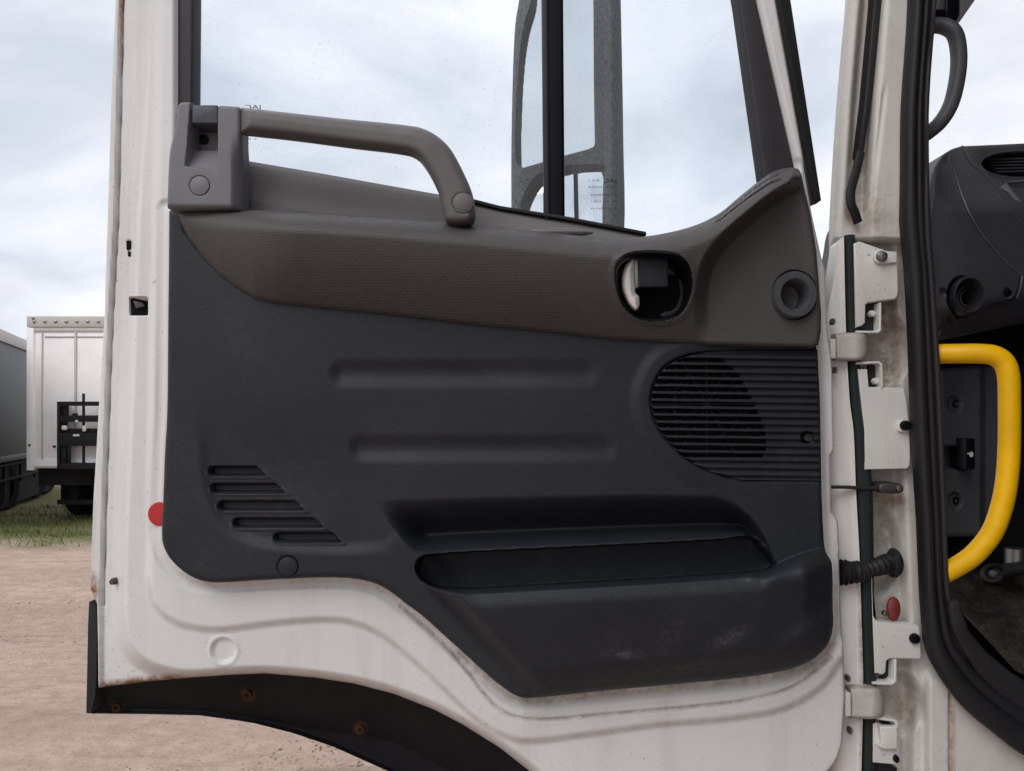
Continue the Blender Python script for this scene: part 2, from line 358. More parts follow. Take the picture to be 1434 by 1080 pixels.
def glassmat(name, tint, haze=0.05):
    M = MT(name); N = M.N; out = N['Material Output']
    tr = M.n('ShaderNodeBsdfTransparent'); tr.inputs[0].default_value = (*tint, 1)
    gl = M.n('ShaderNodeBsdfGlossy'); gl.inputs['Roughness'].default_value = 0.02; gl.inputs[0].default_value = (1, 1, 1, 1)
    fr = M.n('ShaderNodeFresnel'); fr.inputs[0].default_value = 1.45
    mx = M.n('ShaderNodeMixShader'); M.l(M.math('MULTIPLY', fr.outputs[0], 0.45), mx.inputs[0]); M.l(tr.outputs[0], mx.inputs[1]); M.l(gl.outputs[0], mx.inputs[2])
    df = M.n('ShaderNodeBsdfDiffuse'); df.inputs[0].default_value = (0.42, 0.42, 0.43, 1)
    sp = M.math('MULTIPLY', M.ramp(M.noise(210, 2, 0.5), 0.735, 0.765), M.ramp(M.noise(9, 3), 0.40, 0.60))
    hz = M.math('MULTIPLY', M.ramp(M.noise(5, 6, 0.65), 0.25, 0.8), haze)
    fine = M.math('MULTIPLY', M.ramp(M.noise(420, 3, 0.7), 0.52, 0.7), haze * 0.8)
    fac = M.math('MINIMUM', M.math('ADD', M.math('ADD', hz, fine), M.math('MULTIPLY', sp, 0.5)), 0.8)
    m2 = M.n('ShaderNodeMixShader'); M.l(fac, m2.inputs[0]); M.l(mx.outputs[0], m2.inputs[1]); M.l(df.outputs[0], m2.inputs[2])
    M.l(m2.outputs[0], out.inputs[0]); N.remove(M.b); return M.m
m_glass = glassmat('dusty_glass', (0.925, 0.950, 0.970), 0.065)
m_screen = glassmat('screen_glass', (0.98, 0.985, 0.99), 0.02)

# ------------------------------------------------------------------ ground
def ground_mat():
    M = MT('packed_dirt')
    sep = M.n('ShaderNodeSeparateXYZ'); M.l(M.tc.outputs['Object'], sep.inputs[0])
    a = M.ramp(M.noise(0.55, 7, 0.62, (0.5, 1.6, 1)), 0.32, 0.72); b = M.ramp(M.noise(7, 8, 0.7), 0.35, 0.7)
    c = M.mix(a, (0.48, 0.36, 0.295), (0.64, 0.50, 0.415)); c = M.mix(M.math('MULTIPLY', b, 0.6), c, (0.28, 0.205, 0.165))
    peb = M.ramp(M.noise(46, 4, 0.7), 0.57, 0.68); c = M.mix(M.math('MULTIPLY', peb, 0.7), c, (0.20, 0.145, 0.115))
    trk = M.ramp(M.noise(2.2, 5, 0.6, (0.35, 3.2, 1)), 0.55, 0.75); c = M.mix(M.math('MULTIPLY', trk, 0.6), c, (0.24, 0.18, 0.145))
    # scuffed soil and moss under the parked trailers
    gy = M.ramp(sep.outputs[1], 0, 1); nz = M.noise(0.9, 6, 0.65)
    band = M.math('ADD', sep.outputs[1], M.math('MULTIPLY', M.math('SUBTRACT', nz, 0.5), 5.0))
    mr = M.n('ShaderNodeMapRange'); mr.inputs[1].default_value = 11.9; mr.inputs[2].default_value = 13.4; M.l(band, mr.inputs[0])
    gcol = M.mix(M.noise(9, 5, 0.7), (0.07, 0.105, 0.028), (0.19, 0.20, 0.09))
    c = M.mix(M.math('MULTIPLY', mr.outputs[0], 0.85), c, gcol)
    M.col(c); M.rough(0.95, 0.1); M.bump(M.math('ADD', M.noise(30, 6, 0.7), M.math('MULTIPLY', M.noise(4, 5, 0.6), 2.0)), 0.9, 0.03); return M.m
def ground():
    n = 220; gx = np.linspace(-14, 8, n); gy = np.linspace(-4, 22, n)
    rng = np.random.default_rng(3); X, Y = np.meshgrid(gx, gy); Z = np.zeros_like(X)
    for k in range(26):
        w = rng.uniform(0.6, 5); a = rng.uniform(0, 6.28); Z += 0.010 / w * np.sin(w * (X * math.cos(a) * 0.5 + Y * math.sin(a)) + rng.uniform(0, 6))
    edge = np.minimum.reduce([X + 14, 8 - X, Y + 4, 22 - Y]); Z *= np.clip(edge / 2, 0, 1)
    V = np.stack([X, Y, Z], -1).reshape(-1, 3).tolist(); i = np.arange(n * n).reshape(n, n)
    q = np.stack([i[:-1, :-1], i[:-1, 1:], i[1:, 1:], i[1:, :-1]], -1).reshape(-1, 4).tolist()
    R = 1500; k = len(V); V += [(-R, -R, 0), (R, -R, 0), (R, R, 0), (-R, R, 0)]
    c0, c1, c2, c3 = int(i[0, 0]), int(i[0, -1]), int(i[-1, -1]), int(i[-1, 0])
    q += [(k, k + 1, c1, c0), (k + 1, k + 2, c2, c1), (k + 2, k + 3, c3, c2), (k + 3, k, c0, c3)]
    ob('ground', mesh('ground', V, q, 0), ground_mat(), kind='structure')
ground()
def grass():
    rng = np.random.default_rng(5); v = []; f = []
    cl = rng.uniform((-14, 12.4), (-4.5, 18.5), (420, 2))
    for cx, cy in cl:
        dens = 26 if cy > 13.2 else 12
        for _ in range(rng.integers(8, dens)):
            x, y = rng.normal((cx, cy), (0.22, 0.14)); h = rng.uniform(0.03, 0.12); a = rng.uniform(0, 6.28); w = rng.uniform(0.006, 0.014)
            lx, ly = rng.normal(0, 0.04, 2); k = len(v)
            v += [(x - w * math.cos(a), y - w * math.sin(a), -0.01), (x + w * math.cos(a), y + w * math.sin(a), -0.01), (x + lx, y + ly, h)]; f.append((k, k + 1, k + 2))
    M = MT('grass_blade'); M.col(M.mix(M.noise(2.5, 4), (0.055, 0.095, 0.022), (0.16, 0.17, 0.06))); M.rough(0.7, 0.2)
    ob('grass', mesh('grass', v, f, 0), M.m, label='short patchy grass along the far edge of the dirt yard', kind='stuff')
    v = []; f = []
    for _ in range(5200):
        y = 4.0 + 9 * rng.random() ** 1.6; x = rng.uniform(-0.66 * y, -0.0 * y); r = rng.uniform(0.003, 0.011) * (1.6 if rng.random() < 0.05 else 1); k = len(v)
        a = rng.uniform(0, 6.28); rr = rng.uniform(0.6, 1.3, 6) * r
        for j in range(5): t = a + j * 1.2566; v.append((x + rr[j] * math.cos(t), y + rr[j] * math.sin(t), 0.0))
        v.append((x, y, rr[5] * 0.9)); f += [(k + j, k + (j + 1) % 5, k + 5) for j in range(5)]
    M = MT('pebble'); M.col(M.mix(M.ramp(M.noise(3.7, 5), 0.35, 0.65), (0.40, 0.33, 0.28), (0.14, 0.10, 0.08))); M.rough(0.9, 0.2)
    ob('gravel', mesh('gravel', v, f, 0), M.m, label='loose pebbles and crumbs strewn over the dirt yard', kind='stuff')
grass()

# ------------------------------------------------------------------ parked trailers
m_twhite = paint('trailer_paint', (0.88, 0.865, 0.88), 0.4, True, 0.35); m_trail = paint('trailer_rail', (0.50, 0.48, 0.46), 0.5, True, 0.8)
m_curtain = simple('grey_curtain', (0.12, 0.125, 0.135), 0.55, 0, 0.4, 0.1, 0.2, 3); m_chassis = simple('chassis_black', (0.012, 0.012, 0.013), 0.8, 0, 0.2)
m_tyre = simple('tyre_rubber', (0.015, 0.015, 0.015), 0.85, 0, 0.2)
def wheel(x, y, r, w, parent):
    def ring(name, prof, m, par):
        v = []; f = []; n = 28
        for rr, xx in prof:
            for k in range(n): a = 2 * math.pi * k / n; v.append((x + xx, y + rr * math.cos(a), r + rr * math.sin(a)))
        for i in range(len(prof) - 1):
            for k in range(n): a = i * n + k; b = i * n + (k + 1) % n; f.append((a, b, b + n, a + n))
        return ob(name, mesh(name, v, f, 40), m, par)
    t = ring('wheel', [(r * 0.55, -w / 2), (r * 0.94, -w / 2), (r, -w / 2 + 0.04), (r, w / 2 - 0.04), (r * 0.94, w / 2), (r * 0.55, w / 2)], m_tyre, parent)
    ring('rim', [(0.02, -w / 2 + 0.05), (r * 0.3, -w / 2 + 0.03), (r * 0.5, -w / 2 + 0.09), (r * 0.56, -w / 2)], m_darksteel, t)
def white_trailer():
    Y = 15.3; x0 = (38 - CX) / F * Y; z0 = H - (656 - HR) / F * Y; z1 = H + (HR - 443) / F * Y; x1 = x0 + 2.55; L = 9.5; pxm = Y / F
    X = lambda px: (px - CX) / F * Y
    Z = lambda py: H + (HR - py) / F * Y
    e = empty('box_trailer', (x0 + 1.27, Y + 4, 0), 'white box trailer with black rack on its front wall, parked beyond the open door', 'trailer')
    boxes('box', [(x0 + 0.03, Y + 0.02, z0, x1 - 0.03, Y + L, z1 - 0.05)], m_twhite, e, 0.02)
    boxes('top_rail', [(x0, Y - 0.02, z1 - 0.21, x1, Y + 0.10, z1), (x0 + 0.01, Y - 0.005, z1 - 0.30, x1 - 0.01, Y + 0.05, z1 - 0.23)], m_trail, e, 0.012)
    for px in range(48, 215, 15): lathe('rivet', px, 450.5, Y - 0.02, [(2.3, 0), (2.3, 0.01), (1.2, 0.02), (0, 0.022)], m_steel, e, 10)
    boxes('corner_post', [(x0 - 0.01, Y - 0.01, z0 - 0.04, x0 + 0.13, Y + 0.1, z1 - 0.22)], m_twhite, e, 0.012)
    boxes('corner_post', [(x1 - 0.13, Y - 0.01, z0 - 0.04, x1 + 0.01, Y + 0.1, z1 - 0.22)], m_twhite, e, 0.012)
    boxes('panel_strip', [(X(104), Y - 0.004, z0 + 0.4, X(107), Y + 0.05, z1 - 0.3)], m_trail, e, 0.003)
    boxes('panel_strip', [(X(58), Y - 0.003, z0 + 0.1, X(59.5), Y + 0.05, z1 - 0.3)], m_trail, e, 0.003)
    boxes('seam_strip', [(X(62), Y + 0.004, Z(472.3), X(200), Y + 0.04, Z(471.3))], m_steel, e)
    boxes('bottom_rail', [(x0 + 0.14, Y - 0.015, z0 + 0.02, x1 - 0.14, Y + 0.08, z0 + 0.17), (x0 + 0.14, Y - 0.03, z0 + 0.04, x1 - 0.14, Y + 0.02, z0 + 0.08)], m_twhite, e, 0.008)
    r = boxes('rack', [(X(92), Y - 0.3, Z(656), X(96), Y - 0.02, Z(563)), (X(150), Y - 0.3, Z(656), X(154), Y - 0.02, Z(563)), (X(96), Y - 0.3, Z(569), X(150), Y - 0.25, Z(563)),
                       (X(96), Y - 0.3, Z(591), X(150), Y - 0.25, Z(582)), (X(96), Y - 0.3, Z(624), X(150), Y - 0.25, Z(606)), (X(96), Y - 0.3, Z(656), X(150), Y - 0.02, Z(648)),
                       (X(96), Y - 0.26, Z(648), X(103), Y - 0.2, Z(624)), (X(127), Y - 0.31, Z(648), X(129.5), Y - 0.26, Z(552))], m_chassis, e, 0.006)
    for bx in [(X(100), Y - 0.34, Z(602), X(107), Y - 0.3, Z(596)), (X(115), Y - 0.33, Z(611), X(124), Y - 0.3, Z(608)), (X(118), Y - 0.33, Z(592), X(122), Y - 0.3, Z(588.5)), (X(128), Y - 0.33, Z(604), X(133), Y - 0.3, Z(596))]: boxes('coupling', [bx], m_trail, e, 0.012)
    boxes('coupling_plate', [(X(96), Y - 0.24, Z(606), X(150), Y - 0.18, Z(600)), (X(96), Y - 0.24, Z(582), X(104), Y - 0.18, Z(569)), (X(112), Y - 0.28, Z(586), X(119), Y - 0.24, Z(579)), (X(107), Y - 0.3, Z(648), X(110), Y - 0.25, Z(624))], m_chassis, e, 0.01)
    boxes('chassis', [(x0 + 0.1, Y + 0.2, z0 - 0.34, x1 - 0.1, Y + L, z0 - 0.005), (x0 + 0.5, Y + 0.6, 0.35, x0 + 0.66, Y + 0.8, z0 - 0.3), (x1 - 0.66, Y + 0.6, 0.35, x1 - 0.5, Y + 0.8, z0 - 0.3),
                      (x0 + 0.35, Y + 0.4, 0.33, x1 - 0.35, Y + 1.0, 0.42), (x0 + 0.2, Y + 2.4, 0.22, x1 - 0.2, Y + 5, z0 - 0.3), (x0 - 0.1, Y + 1.9, 0.45, x1, Y + 2.1, z0 - 0.2), (x0 - 0.15, Y + 3.1, 0.08, x1, Y + 6, z0 - 0.31), (x0 + 0.05, Y + 1.05, 0.26, x1, Y + 1.8, z0 - 0.31)], m_chassis, e)  # the low boxes are added black masses for the shade under the trailer
    for px, py in ((87, 606), (86, 626), (75, 624), (41, 622)): boxes('marker', [(X(px), Y - 0.035, Z(py + 3), X(px + 2.2), Y + 0.03, Z(py))], m_chassis, e, 0.005)
    boxes('roof_lamp', [(X(46), Y - 0.05, Z(447.5), X(49), Y + 0.02, Z(445.5))], m_red2, e, 0.006)
    for yy in (1.5, 2.9, 6.2, 7.5):
        for xx in (x0 + 0.28, x1 - 0.28): wheel(xx, Y + yy, 0.5, 0.34, e)
white_trailer()
def curtain_trailer():
    # seen from its near front corner, its side running away behind the white trailer
    A = Vector((-9.75, 12.6, 0)); B = Vector((-11.2, 21.0, 0)); d = (B - A).normalized(); n = Vector((d.y, -d.x, 0)); W = 2.5
    A = Vector((-10.2, 13.2, 0)); d = Vector((0.02, 1, 0)).normalized(); n = Vector((-1, 0.02, 0)).normalized()
    A = Vector(((28 - CX) / F * 17.0 - 0.6, 13.6, 0)); L = 11.0
    A.x = (-60 - CX) / F * 13.6; Bx = (50 - CX) / F * 19.5
    d = Vector((Bx - A.x, 19.5 - 13.6, 0)).normalized(); n = Vector((-d.y, d.x, 0))
    e = empty('curtain_trailer', (A.x - 0.5, A.y + 4, 0), 'grey curtain-sided trailer at the left, partly hidden by the white box trailer', 'trailer')
    def prism(name, s0, s1, w0, w1, z0, z1, m, bev=0.01):
        bm = bmesh.new(); r = bmesh.ops.create_cube(bm, size=1)
        for v in r['verts']:
            s = s0 if v.co.x < 0 else s1; w = w0 if v.co.y < 0 else w1; z = z0 if v.co.z < 0 else z1
            v.co = A + d * s + n * w + Vector((0, 0, z))
        bmesh.ops.recalc_face_normals(bm, faces=bm.faces)
        if bev: bmesh.ops.bevel(bm, geom=list(bm.edges), offset=bev, segments=2, profile=0.5, affect='EDGES')
        me = bpy.data.meshes.new(name); bm.to_mesh(me); bm.free(); me.shade_smooth(); me.set_sharp_from_angle(angle=math.radians(35)); return ob(name, me, m, e)
    prism('curtain', 0, L, 0, 2.45, 1.25, 3.62, m_curtain); prism('roof', -0.02, L, -0.05, 2.5, 3.62, 3.86, m_trail)
    prism('side_rail', 0, L, -0.02, 0.1, 1.12, 1.25, m_curtain); prism('chassis', 0.4, L, 0.3, 2.2, 0.75, 1.12, m_chassis, 0)
    prism('side_guard', 0.2, L - 1, 0.0, 0.05, 1.02, 1.07, m_chassis); prism('side_guard', 0.2, L - 1, 0.0, 0.05, 0.70, 0.76, m_chassis); prism('toolbox_shade_mass', 0.5, L - 2, 0.15, 2.0, 0.1, 1.1, m_chassis)  # toolbox drawn out into a black mass that fills the underside shade
    for s in (0.5, 2.0, 3.5, 5.0, 6.5, 8.0): prism('guard_post', s, s + 0.07, 0.05, 0.1, 0.6, 1.12, m_chassis, 0)
    for s in (3.0, 4.3, 7.5, 8.8): p = A + d * s + n * 0.35; wheel(p.x, p.y, 0.5, 0.35, e)
curtain_trailer()

# ------------------------------------------------------------------ the truck
truck = empty('truck', (1.4, 0.4, 0), 'white truck cab with door wide open, charcoal door trim and yellow grab bar', 'truck')

# ---- door: pressed white steel shell
plateau = np.array([(214, -600), (200, 0), (195, 150), (185, 300), (177, 531), (170, 687), (167, 771), (166, 850), (168, 880), (178, 911), (201, 933), (237, 946), (265, 949.5), (321, 946), (370, 944), (440, 950), (495, 958.5), (551, 973), (607, 995), (649, 1017), (700, 1049), (760, 1096), (800, 1140), (1400, 1140), (1400, -600)], float)
plateau = np.vstack([spl(plateau[:-2], 4), plateau[-2:]])
door_poly = np.array([(174, -560), (161, 0), (157.6, 70), (154, 167), (150.6, 280), (145, 447), (139.5, 531), (134, 631), (129.7, 701), (127, 771), (125.5, 825), (135, 846), (137, 964), (200, 957), (262, 951), (321, 947), (370, 945), (440, 951), (495, 959.5), (551, 974), (607, 996), (649, 1018), (700, 1050), (742, 1083), (800, 1135), (860, 1200),
    (1080, 1200), (1130, 1120), (1168, 1075), (1176, 1063), (1182, 1043), (1186, 977), (1184, 923), (1181, 851), (1179, 788), (1176, 732), (1168, 716), (1166, 640), (1170, 631), (1168, 520), (1166, 500), (1162, 469), (1158, 377), (1141, 300), (1134, 260), (1088, 0), (974, -560),
    (951, -560), (1063, 0), (1123, 262), (1122, 300), (1085, 345), (900, 350), (420, 330), (248, 330), (246, 295), (246, 0), (248, -560)], float)
curveA = spl([(208, 815), (211, 832), (219, 850), (237, 867), (265, 878), (307, 882), (350, 877), (400, 871), (467, 868), (501, 874), (537, 891), (579, 925), (621, 964), (662, 1003), (700, 1028), (736, 1038), (809, 1030.5), (917, 1016), (1026, 1006), (1099, 992), (1150, 962), (1178, 925)], 4)
terrace = np.vstack([curveA, [(1400, 900), (1400, -700), (236, -700), (218, 300), (209, 700)]])
crease = spl([(560, 850), (610, 893), (650, 935), (690, 985), (715, 1002), (754, 1008), (845, 1001), (990, 988), (1062, 977.5), (1117, 959), (1165, 922)], 4)
P_panel = spl([(233, 293), (231.5, 447), (230, 580), (227, 632), (224.5, 701), (223, 757), (231, 779), (245.5, 796), (265, 810), (285, 817), (310, 818), (360, 815), (411, 812.5), (456, 811), (495, 813), (525, 820), (548, 833), (567, 848), (590, 865), (620, 892), (649, 918), (675, 942), (700, 963), (725, 979), (747, 981), (845, 971), (954, 961), (1026, 954), (1081, 946.5), (1117, 938), (1142, 926), (1163, 905), (1170.5, 880), (1170, 850), (1168.5, 789), (1160, 773), (1157, 750), (1153, 650), (1150, 560), (1147, 480)], 4)
lb = fn([(250, 297), (252, 311), (265, 336), (284, 361), (307, 386), (328, 402), (356, 419), (384, 425), (430, 430), (467, 434), (551, 442), (635, 452), (700, 459), (780, 467), (860, 476), (957, 481.5), (1053, 484.5), (1150, 487)])
sq = lambda P, x0, y0, x1, y1: np.maximum(np.maximum(x0 - P[:, 0], P[:, 0] - x1), np.maximum(y0 - P[:, 1], P[:, 1] - y1))
def door_ysm(P, sd):
    pl = sdpoly(P, plateau)
    y = 1.0 + 0.034 * sm(-13, 9, pl)
    y -= 0.006 * sm(7, -7, sdpoly(P, terrace))
    return y
def door_dys(P, sd):
    h = np.zeros(len(P))
    lip = np.interp(P[:, 1], [-200, 0, 300, 447, 531, 701, 825, 850], [176, 170, 163, 155, 151.5, 146, 143, 142])
    h += 0.004 * sm(1.2, -1.2, P[:, 0] - lip) - 0.006 * sm(2.2, 0.5, np.abs(P[:, 0] - lip - 2)) * (P[:, 1] < 850)
    r = ell(P, 313, 911, 1, 1); h -= 0.0035 * sm(19, 13, r); h += 0.0012 * sm(4, 0, np.abs(r - 20))
    h -= 0.0018 * sm(3.5, 0.5, sdline(P, crease))
    h -= 0.05 * sm(0.8, -0.8, sq(P, 183, 418, 205, 441))
    h -= 0.012 * sm(0.8, -0.8, np.minimum(sq(P, 178, 338, 183, 349), sq(P, 180, 353, 182, 358)))
    h -= 0.003 * sm(4, 14, P[:, 0]) * sm(9, 2, np.abs(sdpoly(P, P_panel_full) - 7))
    h -= 0.006 * sm(5, 0, -sd) ** 2
    h -= 0.062 * sm(-16, -22, sdpoly(P, P_panel_full))
    return h
P_panel_full = np.vstack([P_panel, [(1143, 350), (1128, 270), (1122, 240), (1115, 235), (1060, 254), (985, 311), (905, 328), (560, 305), (330, 292)]])
def door_dirt(P, sd):
    d = 0.85 * sm(5, 0, sdline(P, crease)) + 0.30 * sm(6, 0, sdline(P, curveA)) + 0.40 * sm(14, 1, sdpoly(P, P_panel_full)) * sm(780, 830, P[:, 1])
    lip = np.interp(P[:, 1], [-200, 0, 300, 447, 531, 701, 825], [178, 172, 165, 157, 153.5, 148, 145]); d += 0.8 * sm(1.8, 0.3, np.abs(P[:, 0] - lip)) + 0.05 * (P[:, 0] < 205) + 0.05
    d += 0.5 * sm(30, 0, P[:, 0] - 700) * 0 + 0.45 * sm(12, 0, -sd) * (P[:, 1] > 700) + 0.35 * sm(16, 3, sdpoly(P, P_panel_full)) * (P[:, 0] > 640) * (P[:, 1] > 900)
    return np.clip(d, 0, 1)
def door_rust(P, sd):
    r = 1.0 * sm(11, 2, np.hypot((P[:, 0] - 133) * 1.0, (P[:, 1] - 822) * 0.35)) + 1.0 * sm(12, 2, np.abs(P[:, 1] - (962 - (P[:, 0] - 137) * 0.1))) * sm(265, 240, P[:, 0]) * (P[:, 1] > 900)
    lip = np.interp(P[:, 1], [-200, 0, 300], [178, 172, 165]); r += 0.8 * sm(3, 0.5, np.abs(P[:, 0] - lip + 1)) * sm(140, 10, P[:, 1])
    return np.clip(r, 0, 1)
door = hfield('door', door_poly, 2.0, door_ysm, door_dys, m_white, truck, 0.028, {'dirt': door_dirt, 'rust': door_rust}, label='white steel cab door swung open')
skin = np.array([q for q in door_poly if q[1] > 320 or (q[0] < 200 and q[1] > 250)]); skc = np.array([650.0, 650.0])
slab('outer_skin', np.vstack([skc + (skin - skc) * 0.985]), 1.066, 0.006, m_white, door, 0.001)
slab('window_header', [(174, -558), (974, -558), (960, -640), (190, -640)], 1.0, 0.03, m_white, door, 0.004)
slab('latch_hole_dark', rect(182, 417, 206, 442), 1.022, 0.004, m_dark, door, 0)  # black sheet in the recess paints the darkness inside the latch hole
slab('drain_hole_dark', rect(177, 337, 184, 350), 1.0235, 0.003, m_dark, door, 0)  # small holes painted dark by flat black sheets as well
slab('drain_hole_dark', rect(179, 352, 183, 359), 1.0235, 0.003, m_dark, door, 0)
slab('latch_pin', [(186, 421), (199, 423), (203, 429), (190, 432)], 1.0185, 0.003, m_darksteel, door, 0.001)
lathe('bolt', 162.5, 813, 1.028, [(5, 0), (5, 0.008), (3.5, 0.012), (0, 0.012)], m_darksteel, door, 6)
lathe('reflector', 226, 719.5, 0.9985, [(17, 0), (17, 0.004), (15.5, 0.006), (0, 0.0065)], m_red, door, label='round red reflector tucked under the trim edge')

# ---- window
m_frame = simple('frame_rubber', (0.026, 0.024, 0.028), 0.55, 0, 0.4)
slab('window_seal', [(246.5, -560), (274, -560), (268.5, 150), (268.5, 300), (244.5, 300)], 1.002, 0.028, m_frame, door, 0.003)
slab('window_seal', [(935, -560), (952.5, -560), (1064.5, 0), (1124, 262), (1124, 300), (1084, 300), (1069, 248), (1034, 0)], 1.004, 0.028, m_frame, door, 0.004)
slab('outer_seal', [(970, -560), (990, -560), (1108, 0), (1151, 280), (1137.5, 285), (1088, 0)], 1.035, 0.02, m_rubber, door, 0.003)
belt = [(240, 300), (335, 300), (335, 222), (450, 240), (640, 274), (700, 288), (800, 304.5), (905, 324), (960, 318), (1010, 292), (1084, 235), (1084, 360), (240, 360)]
slab('window_glass', [(270, -565), (766, -565), (776, 330), (266, 330)], 1.018, 0.004, m_glass, door, 0, label='dusty left window pane')
slab('window_glass', [(780, -565), (955, -565), (1050, 0), (1100, 262), (1100, 330), (786, 330)], 1.024, 0.004, m_glass, door, 0, label='dusty right quarter window pane')
slab('window_divider', [(754, -560), (786, -560), (789, 0), (791.5, 330), (763, 330), (759.5, 0)], 1.008, 0.03, m_black, door, 0.004)
slab('divider_channel', [(754.5, -560), (762, -560), (767, 0), (770, 330), (762, 330), (759, 0)], 1.003, 0.02, m_frame, door, 0.002)
def text(body, cx, cy, hpx, Y, m, parent, mirror=True, wpx=None):
    cu = bpy.data.curves.new('glass_marking', 'FONT'); cu.body = body; cu.size = 1
    o = bpy.data.objects.new('glass_marking', cu); sc.collection.objects.link(o); bpy.context.view_layer.update()
    me = bpy.data.meshes.new_from_object(o.evaluated_get(bpy.context.evaluated_depsgraph_get())); bpy.data.objects.remove(o); bpy.data.curves.remove(cu)
    co = np.empty(len(me.vertices) * 3); me.vertices.foreach_get('co', co); co = co.reshape(-1, 3)
    lo, hi = co.min(0), co.max(0); k = hpx * Y / F / (hi[1] - lo[1]); kx = (wpx * Y / F / (hi[0] - lo[0])) if wpx else k; c = U(cx, cy, Y)
    for v in me.vertices: v.co = (c[0] + (-1 if mirror else 1) * (v.co.x - (lo[0] + hi[0]) / 2) * kx, Y, c[2] + (v.co.y - (lo[1] + hi[1]) / 2) * k)
    me.name = 'glass_marking'; return ob('glass_marking', me, m, parent)
text('JAC', 855, 254, 7.5, 1.0232, m_mark, door, wpx=19); text('JAC', 355, 151, 8, 1.0172, m_mark, door, wpx=24)
rng = random.Random(4)
def fineprint(rows, Y):
    b = []
    for x0, x1, y, hh in rows:
        x = x0
        while x < x1:
            w = rng.choice((0.7, 0.9, 1.1)); p = U(x, y, Y); q = U(x + w, y - hh * rng.uniform(0.5, 1), Y); b.append((p[0], Y, p[2], q[0], Y + 0.0003, q[2])); x += w + rng.choice((1.1, 1.6, 1.6, 4.0))
    boxes('glass_print', b, m_mark, door)
fineprint([(825, 840, 254, 3.2), (825, 866, 263, 2.6), (828, 868, 274, 2.6), (828, 866, 283, 2.6), (828, 866, 293, 2.8)], 1.0236)
fineprint([(337, 370, 189.5, 2.8), (337, 358, 195.5, 2.0), (343, 348, 201.5, 1.4)], 1.0174)
slab('window_sill_seal', [(640, 272.5), (700, 288), (800, 304), (905, 324.5), (905, 329), (800, 309), (700, 293), (640, 277.5)], 0.999, 0.012, m_rubber, door, 0.001)

# ---- trim: sill cover, armrest, lower panel
sill_poly = [(333, 222), (337, 224), (450, 243), (550, 261), (640, 277), (700, 291.5), (760, 302), (850, 317), (906, 328), (890, 345), (560, 330), (333, 305)]
st = fn([(333, 222), (450, 243), (640, 277), (760, 302), (906, 328)])
hfield('window_sill_trim', sill_poly, 2.0, lambda P, sd: 1.006 - 0.020 * np.clip((P[:, 1] - st(P[:, 0])) / 55, 0, 1) ** 0.8 + 0.006 * sm(6, 0, -sd), None, m_sill_lit, door, 0.02)
lathe('wiper_clip', 782, 325, 0.972, [(50, -0.004), (48, 0.0), (35, 0.003), (0, 0.004)], m_sill_lit, door, 40).scale = (1, 1, 1)
bpy.data.objects['wiper_clip'].data.transform(Matrix.Translation((0, 0, U(782, 325, 0.972)[2])) @ Matrix.Diagonal((1, 1, 0.11, 1)) @ Matrix.Translation((0, 0, -U(782, 325, 0.972)[2])))
at = fn([(245, 292), (258, 291), (330, 293), (440, 298), (560, 306), (700, 318.5), (830, 332), (870, 333), (905, 331), (930, 327), (960, 320), (985, 311), (1010, 297), (1035, 276), (1060, 256), (1080, 242), (1095, 236.5), (1110, 234.5), (1122, 240), (1150, 330)])
arm_top = spl([(330, 293), (440, 298), (560, 306), (700, 318.5), (800, 329), (850, 333), (880, 333), (905, 331), (930, 327), (960, 320), (985, 311), (1010, 297), (1035, 276), (1060, 256), (1080, 242), (1095, 236.5), (1110, 234.5)], 3)
arm_poly = np.vstack([[(250, 300), (252, 294), (262, 291.5)], arm_top, [(1119, 237), (1123, 246), (1128, 270), (1135, 300), (1143, 350), (1147, 400), (1150, 440), (1149.5, 465), (1146, 483), (1138, 487)], [(x, lb(x)) for x in (1120, 1053, 1000, 957, 900, 860, 820, 780, 740, 700, 635, 590, 551, 510, 467, 430, 405, 384, 370, 356, 342, 328, 317, 307, 295, 284, 274, 265, 258, 252)]])
wing = np.vstack([spl([(1110, 262), (1085, 277), (1050, 305), (1016, 335), (995, 362), (985, 392), (981, 430), (984, 470), (988, 500)], 4), [(1300, 500), (1300, 200), (1115, 255)]])
def arm_ysm(P, sd):
    t0 = at(P[:, 0]); u = P[:, 1] - t0; t = np.clip(u / np.maximum(lb(np.maximum(P[:, 0], 253)) - t0, 20), 0, 1)
    roll = np.sqrt(1 - (1 - np.clip(u / 32, 0.0, 1)) ** 2)
    body = 0.003 + 0.062 * (1 - t ** 1.9) * (0.35 + 0.65 * sm(250, 420, P[:, 0]))
    w = sm(11, -11, sdpoly(P, wing)); body = body * (1 - w) + w * (0.020 - 0.008 * t)
    h = body * (0.12 + 0.88 * roll) - 0.005 * (1 - roll)
    e = np.clip(-sd / 7, 0, 1); h -= 0.006 * (1 - np.sqrt(1 - (1 - e) ** 2))
    return 0.966 - h
bez = spl([(860, 384), (864, 368), (876, 357), (894, 352.5), (924, 352), (950, 357), (964, 371), (970, 396), (966, 420), (955, 440), (938, 449), (914, 451), (890, 445), (873, 430), (864, 410)], 4, True)
def arm_dys(P, sd):
    h = -0.05 * sm(-1, -4, sdpoly(P, bez)) + 0.002 * sm(10, 2, np.abs(sdpoly(P, bez)))
    r = ell(P, 1113, 413, 1, 1.1); h -= 0.045 * sm(31, 29, r)
    g = P[:, 1] - at(P[:, 0]); xm = sm(992, 1012, P[:, 0]) * sm(1104, 1090, P[:, 0])
    for o in (5, 10.5): h -= 0.005 * xm * sm(1.8, 0.6, np.abs(g - o * (1 + 0.35 * sm(1010, 1090, P[:, 0]))))
    return h
hfield('armrest', arm_poly, 1.6, arm_ysm, arm_dys, m_leather, door, 0.03, label='brown grey perforated upper trim and armrest')

